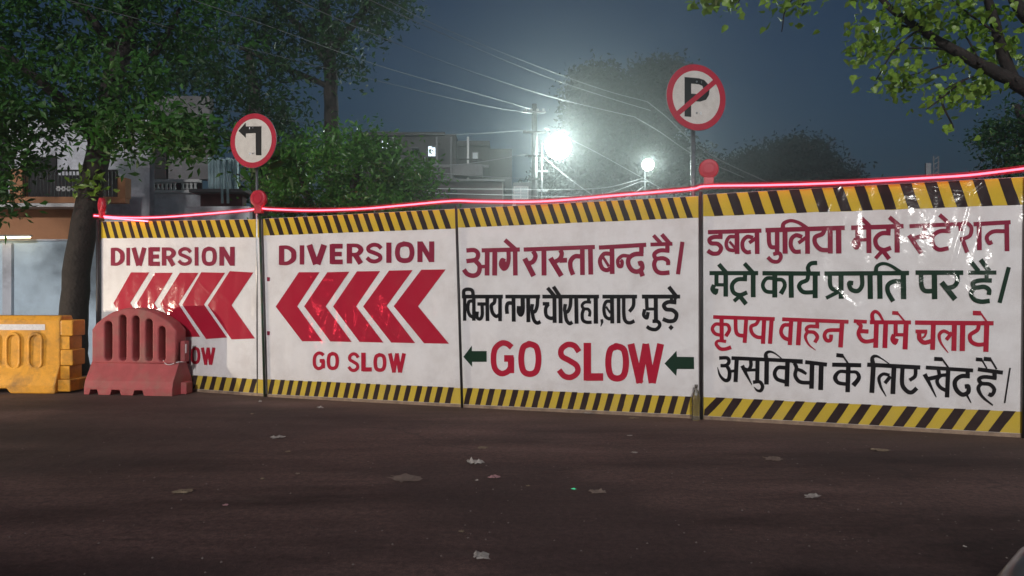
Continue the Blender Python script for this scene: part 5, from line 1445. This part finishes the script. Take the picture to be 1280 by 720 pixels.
# ------------------------------------------------------------------ scooters: one at the frame's corner, two off to the left that light the barriers
def ring(cx, cz, hy, hx, yz, n=14):
    return [(cx + hx * cos(2 * pi * k / n), hy * sin(2 * pi * k / n), cz) for k in range(n)]
def scooter(name, loc, rz, label, head=False, tail=False):
    e = empty(name, loc, rz, label, 'scooter')
    L = Matrix.Translation(loc) @ Matrix.Rotation(rz, 4, 'Z')
    def T(vs): return [L @ Vector(v) for v in vs]
    def oval(x_, zc, hy, hz, n=14): return [(x_, hy * cos(2 * pi * k / n), zc + hz * sin(2 * pi * k / n)) for k in range(n)]
    # rear cowl and seat (front is +x)
    secs = [(-.92, .72, .04, .04), (-.86, .72, .13, .12), (-.70, .70, .18, .18), (-.45, .64, .19, .20), (-.15, .58, .18, .2), (0, .52, .14, .16)]
    o = MB().loft([T(oval(*s_)) for s_ in secs]).build('rear_cowl', M['scooter_grey'], e, True)
    secs = [(-.56, .80, .09, .03), (-.50, .80, .14, .05), (-.4, .79, .15, .055), (-.1, .77, .12, .05), (0, .74, .05, .03)]
    MB().loft([T(oval(*s_)) for s_ in secs]).build('seat', M['scooter_black'], e, True)
    for sg in (-1, 1):
        pts = [(-.84, sg * .112, .772), (-.70, sg * .165, .775), (-.45, sg * .197, .64), (-.15, sg * .188, .60)]
        MB().tube(T(smooth_pts(pts, 5)), .010, 6).build('pinstripe', M['scooter_red'], e, True)
    secs = [(0, .34, .16, .05), (.3, .32, .17, .04), (.5, .33, .15, .05)]
    MB().loft([T(oval(*s_)) for s_ in secs]).build('footboard', M['scooter_black'], e, True)
    rings = [T([(x_ + .05 * math.cos(2 * pi * k / 14), hy * math.sin(2 * pi * k / 14), z_) for k in range(14)]) for x_, z_, hy in ((.50, .30, .14), (.56, .5, .2), (.54, .75, .19), (.47, .92, .12))]
    MB().loft(rings).build('front_shield', M['scooter_grey'], e, True)
    rings = [T(oval(*s_)) for s_ in ((.34, 1.0, .08, .06), (.42, 1.02, .13, .09), (.52, 1.0, .12, .09), (.58, .98, .06, .05))]
    MB().loft(rings).build('headlamp_cowl', M['scooter_grey'], e, True)
    MB().loft([T(oval(*s_)) for s_ in ((.575, .98, .065, .055), (.592, .98, .06, .05))]).build('headlamp', M['headlamp'] if head else M['tape'], e, True)
    MB().tube(T([(.40, -.34, 1.02), (.45, -.12, 1.0), (.45, .12, 1.0), (.40, .34, 1.02)]), .014, 8).build('handlebar', M['scooter_black'], e, True)
    for sg in (-1, 1):
        MB().tube(T([(.43, sg * .2, 1.02), (.42, sg * .27, 1.18)]), .006, 6).build('mirror_stem', M['scooter_black'], e)
        MB().loft([T([(.41 + d_, sg * .29 + .055 * cos(2 * pi * k / 12) * q, 1.22 + .04 * sin(2 * pi * k / 12) * q) for k in range(12)]) for d_, q in ((0, 1), (.012, 1.05), (.03, .6))]).build('mirror', M['scooter_black'], e, True)
    for x_ in (-.55, .68):
        rg_ = []
        for a in range(20):
            an = 2 * pi * a / 20
            rg_.append(T([(x_ + (.17 + .045 * cos(2 * pi * b / 8)) * cos(an), .045 * sin(2 * pi * b / 8), .215 + (.17 + .045 * cos(2 * pi * b / 8)) * sin(an)) for b in range(8)]))
        rg_.append(rg_[0])
        w_ = MB().loft(rg_, cap=False).build('wheel', M['tyre'], e, True)
        MB().tube(T([(x_, -.03, .215), (x_, .03, .215)]), .13, 16).build('rim', M['steel'], w_)
    MB().tube(T([(.50, 0, .9), (.62, 0, .5), (.68, 0, .215)]), .03, 8).build('fork', M['scooter_black'], e)
    arc = [[(.68 + .25 * cos(an) * q, y_, .215 + .25 * sin(an) * q) for y_, q in ((-.07, .97), (-.04, 1.06), (.04, 1.06), (.07, .97), (.04, 1.02), (-.04, 1.02))] for an in np.linspace(.3, 2.6, 10)]
    MB().loft([T(r_) for r_ in arc]).build('mudguard', M['scooter_grey'], e, True)
    MB().loft([T(oval(*s_)) for s_ in ((-.925, .60, .05, .03), (-.87, .60, .065, .04))]).build('tail_lamp', M['taillamp'] if tail else M['lens'], e, True)
    def spot(x_, z_, aim, en, col, ang, size):
        li = bpy.data.lights.new('lamp_light', 'SPOT'); li.energy = en; li.color = col; li.spot_size = ang; li.spot_blend = .6; li.shadow_soft_size = size
        lo = bpy.data.objects.new('lamp_light', li); COL.objects.link(lo); lo.parent = e
        p = L @ Vector((x_, 0, z_)); q = Vector(aim)
        lo.matrix_parent_inverse = L.inverted(); lo.location = p; lo.rotation_euler = (q - p).to_track_quat('-Z', 'Y').to_euler()
    if head: spot(.62, .98, head[0], head[1], (1.0, .86, .66), R(70), .07)
    if tail: spot(-.96, .70, tail[0], tail[1], (1.0, .05, .08), R(80), .08)
    return e
scooter('scooter', Vector((1.99, 1.38, 0)), R(-25), 'grey scooter with a thin red stripe, cut by the bottom right corner')
def mirror_spot(pn, px, py, dist):
    p = pn.hit(px, py); d = (p - Vector((0, 0, CH))).normalized()
    rr = d - pn.n * 2 * d.dot(pn.n)
    return p + rr * dist
q1 = mirror_spot(P[0], 182, 368, 8.5); q2 = mirror_spot(P[1], 448, 380, 12.5)
a1 = math.atan2(10.9 - q1.y, -6.0 - q1.x)
scooter('scooter', Vector((q1.x - .6 * cos(a1), q1.y - .6 * sin(a1), 0)), a1, 'scooter with its headlamp lit shining on the barriers from the left', head=((-5.0, 10.6, .6), 2300))
a2 = math.atan2(q2.y - 10.1, q2.x + 2.1)
scooter('scooter', Vector((q2.x + .93 * cos(a2), q2.y + .93 * sin(a2), 0)), a2, 'scooter riding away with its red tail lamp lit', tail=((-2.1, 10.1, 1.2), 120))

# ------------------------------------------------------------------ haze
hz_ = MB(); hz_.box((0, 60, 14), (260, 190, 30.0))
hm = bpy.data.materials.new('night_haze'); hm.use_nodes = True
n, l = hm.node_tree.nodes, hm.node_tree.links
n.remove(n['Principled BSDF'])
pv = n.new('ShaderNodeVolumePrincipled')
pv.inputs['Color'].default_value = (.86, .93, .95, 1)
pv.inputs['Density'].default_value = 0.005
pv.inputs['Anisotropy'].default_value = 0.82
l.new(pv.outputs[0], n['Material Output'].inputs['Volume'])
o = hz_.build('haze', hm); tag(o, 'thin night haze around the lamps', kind='stuff')
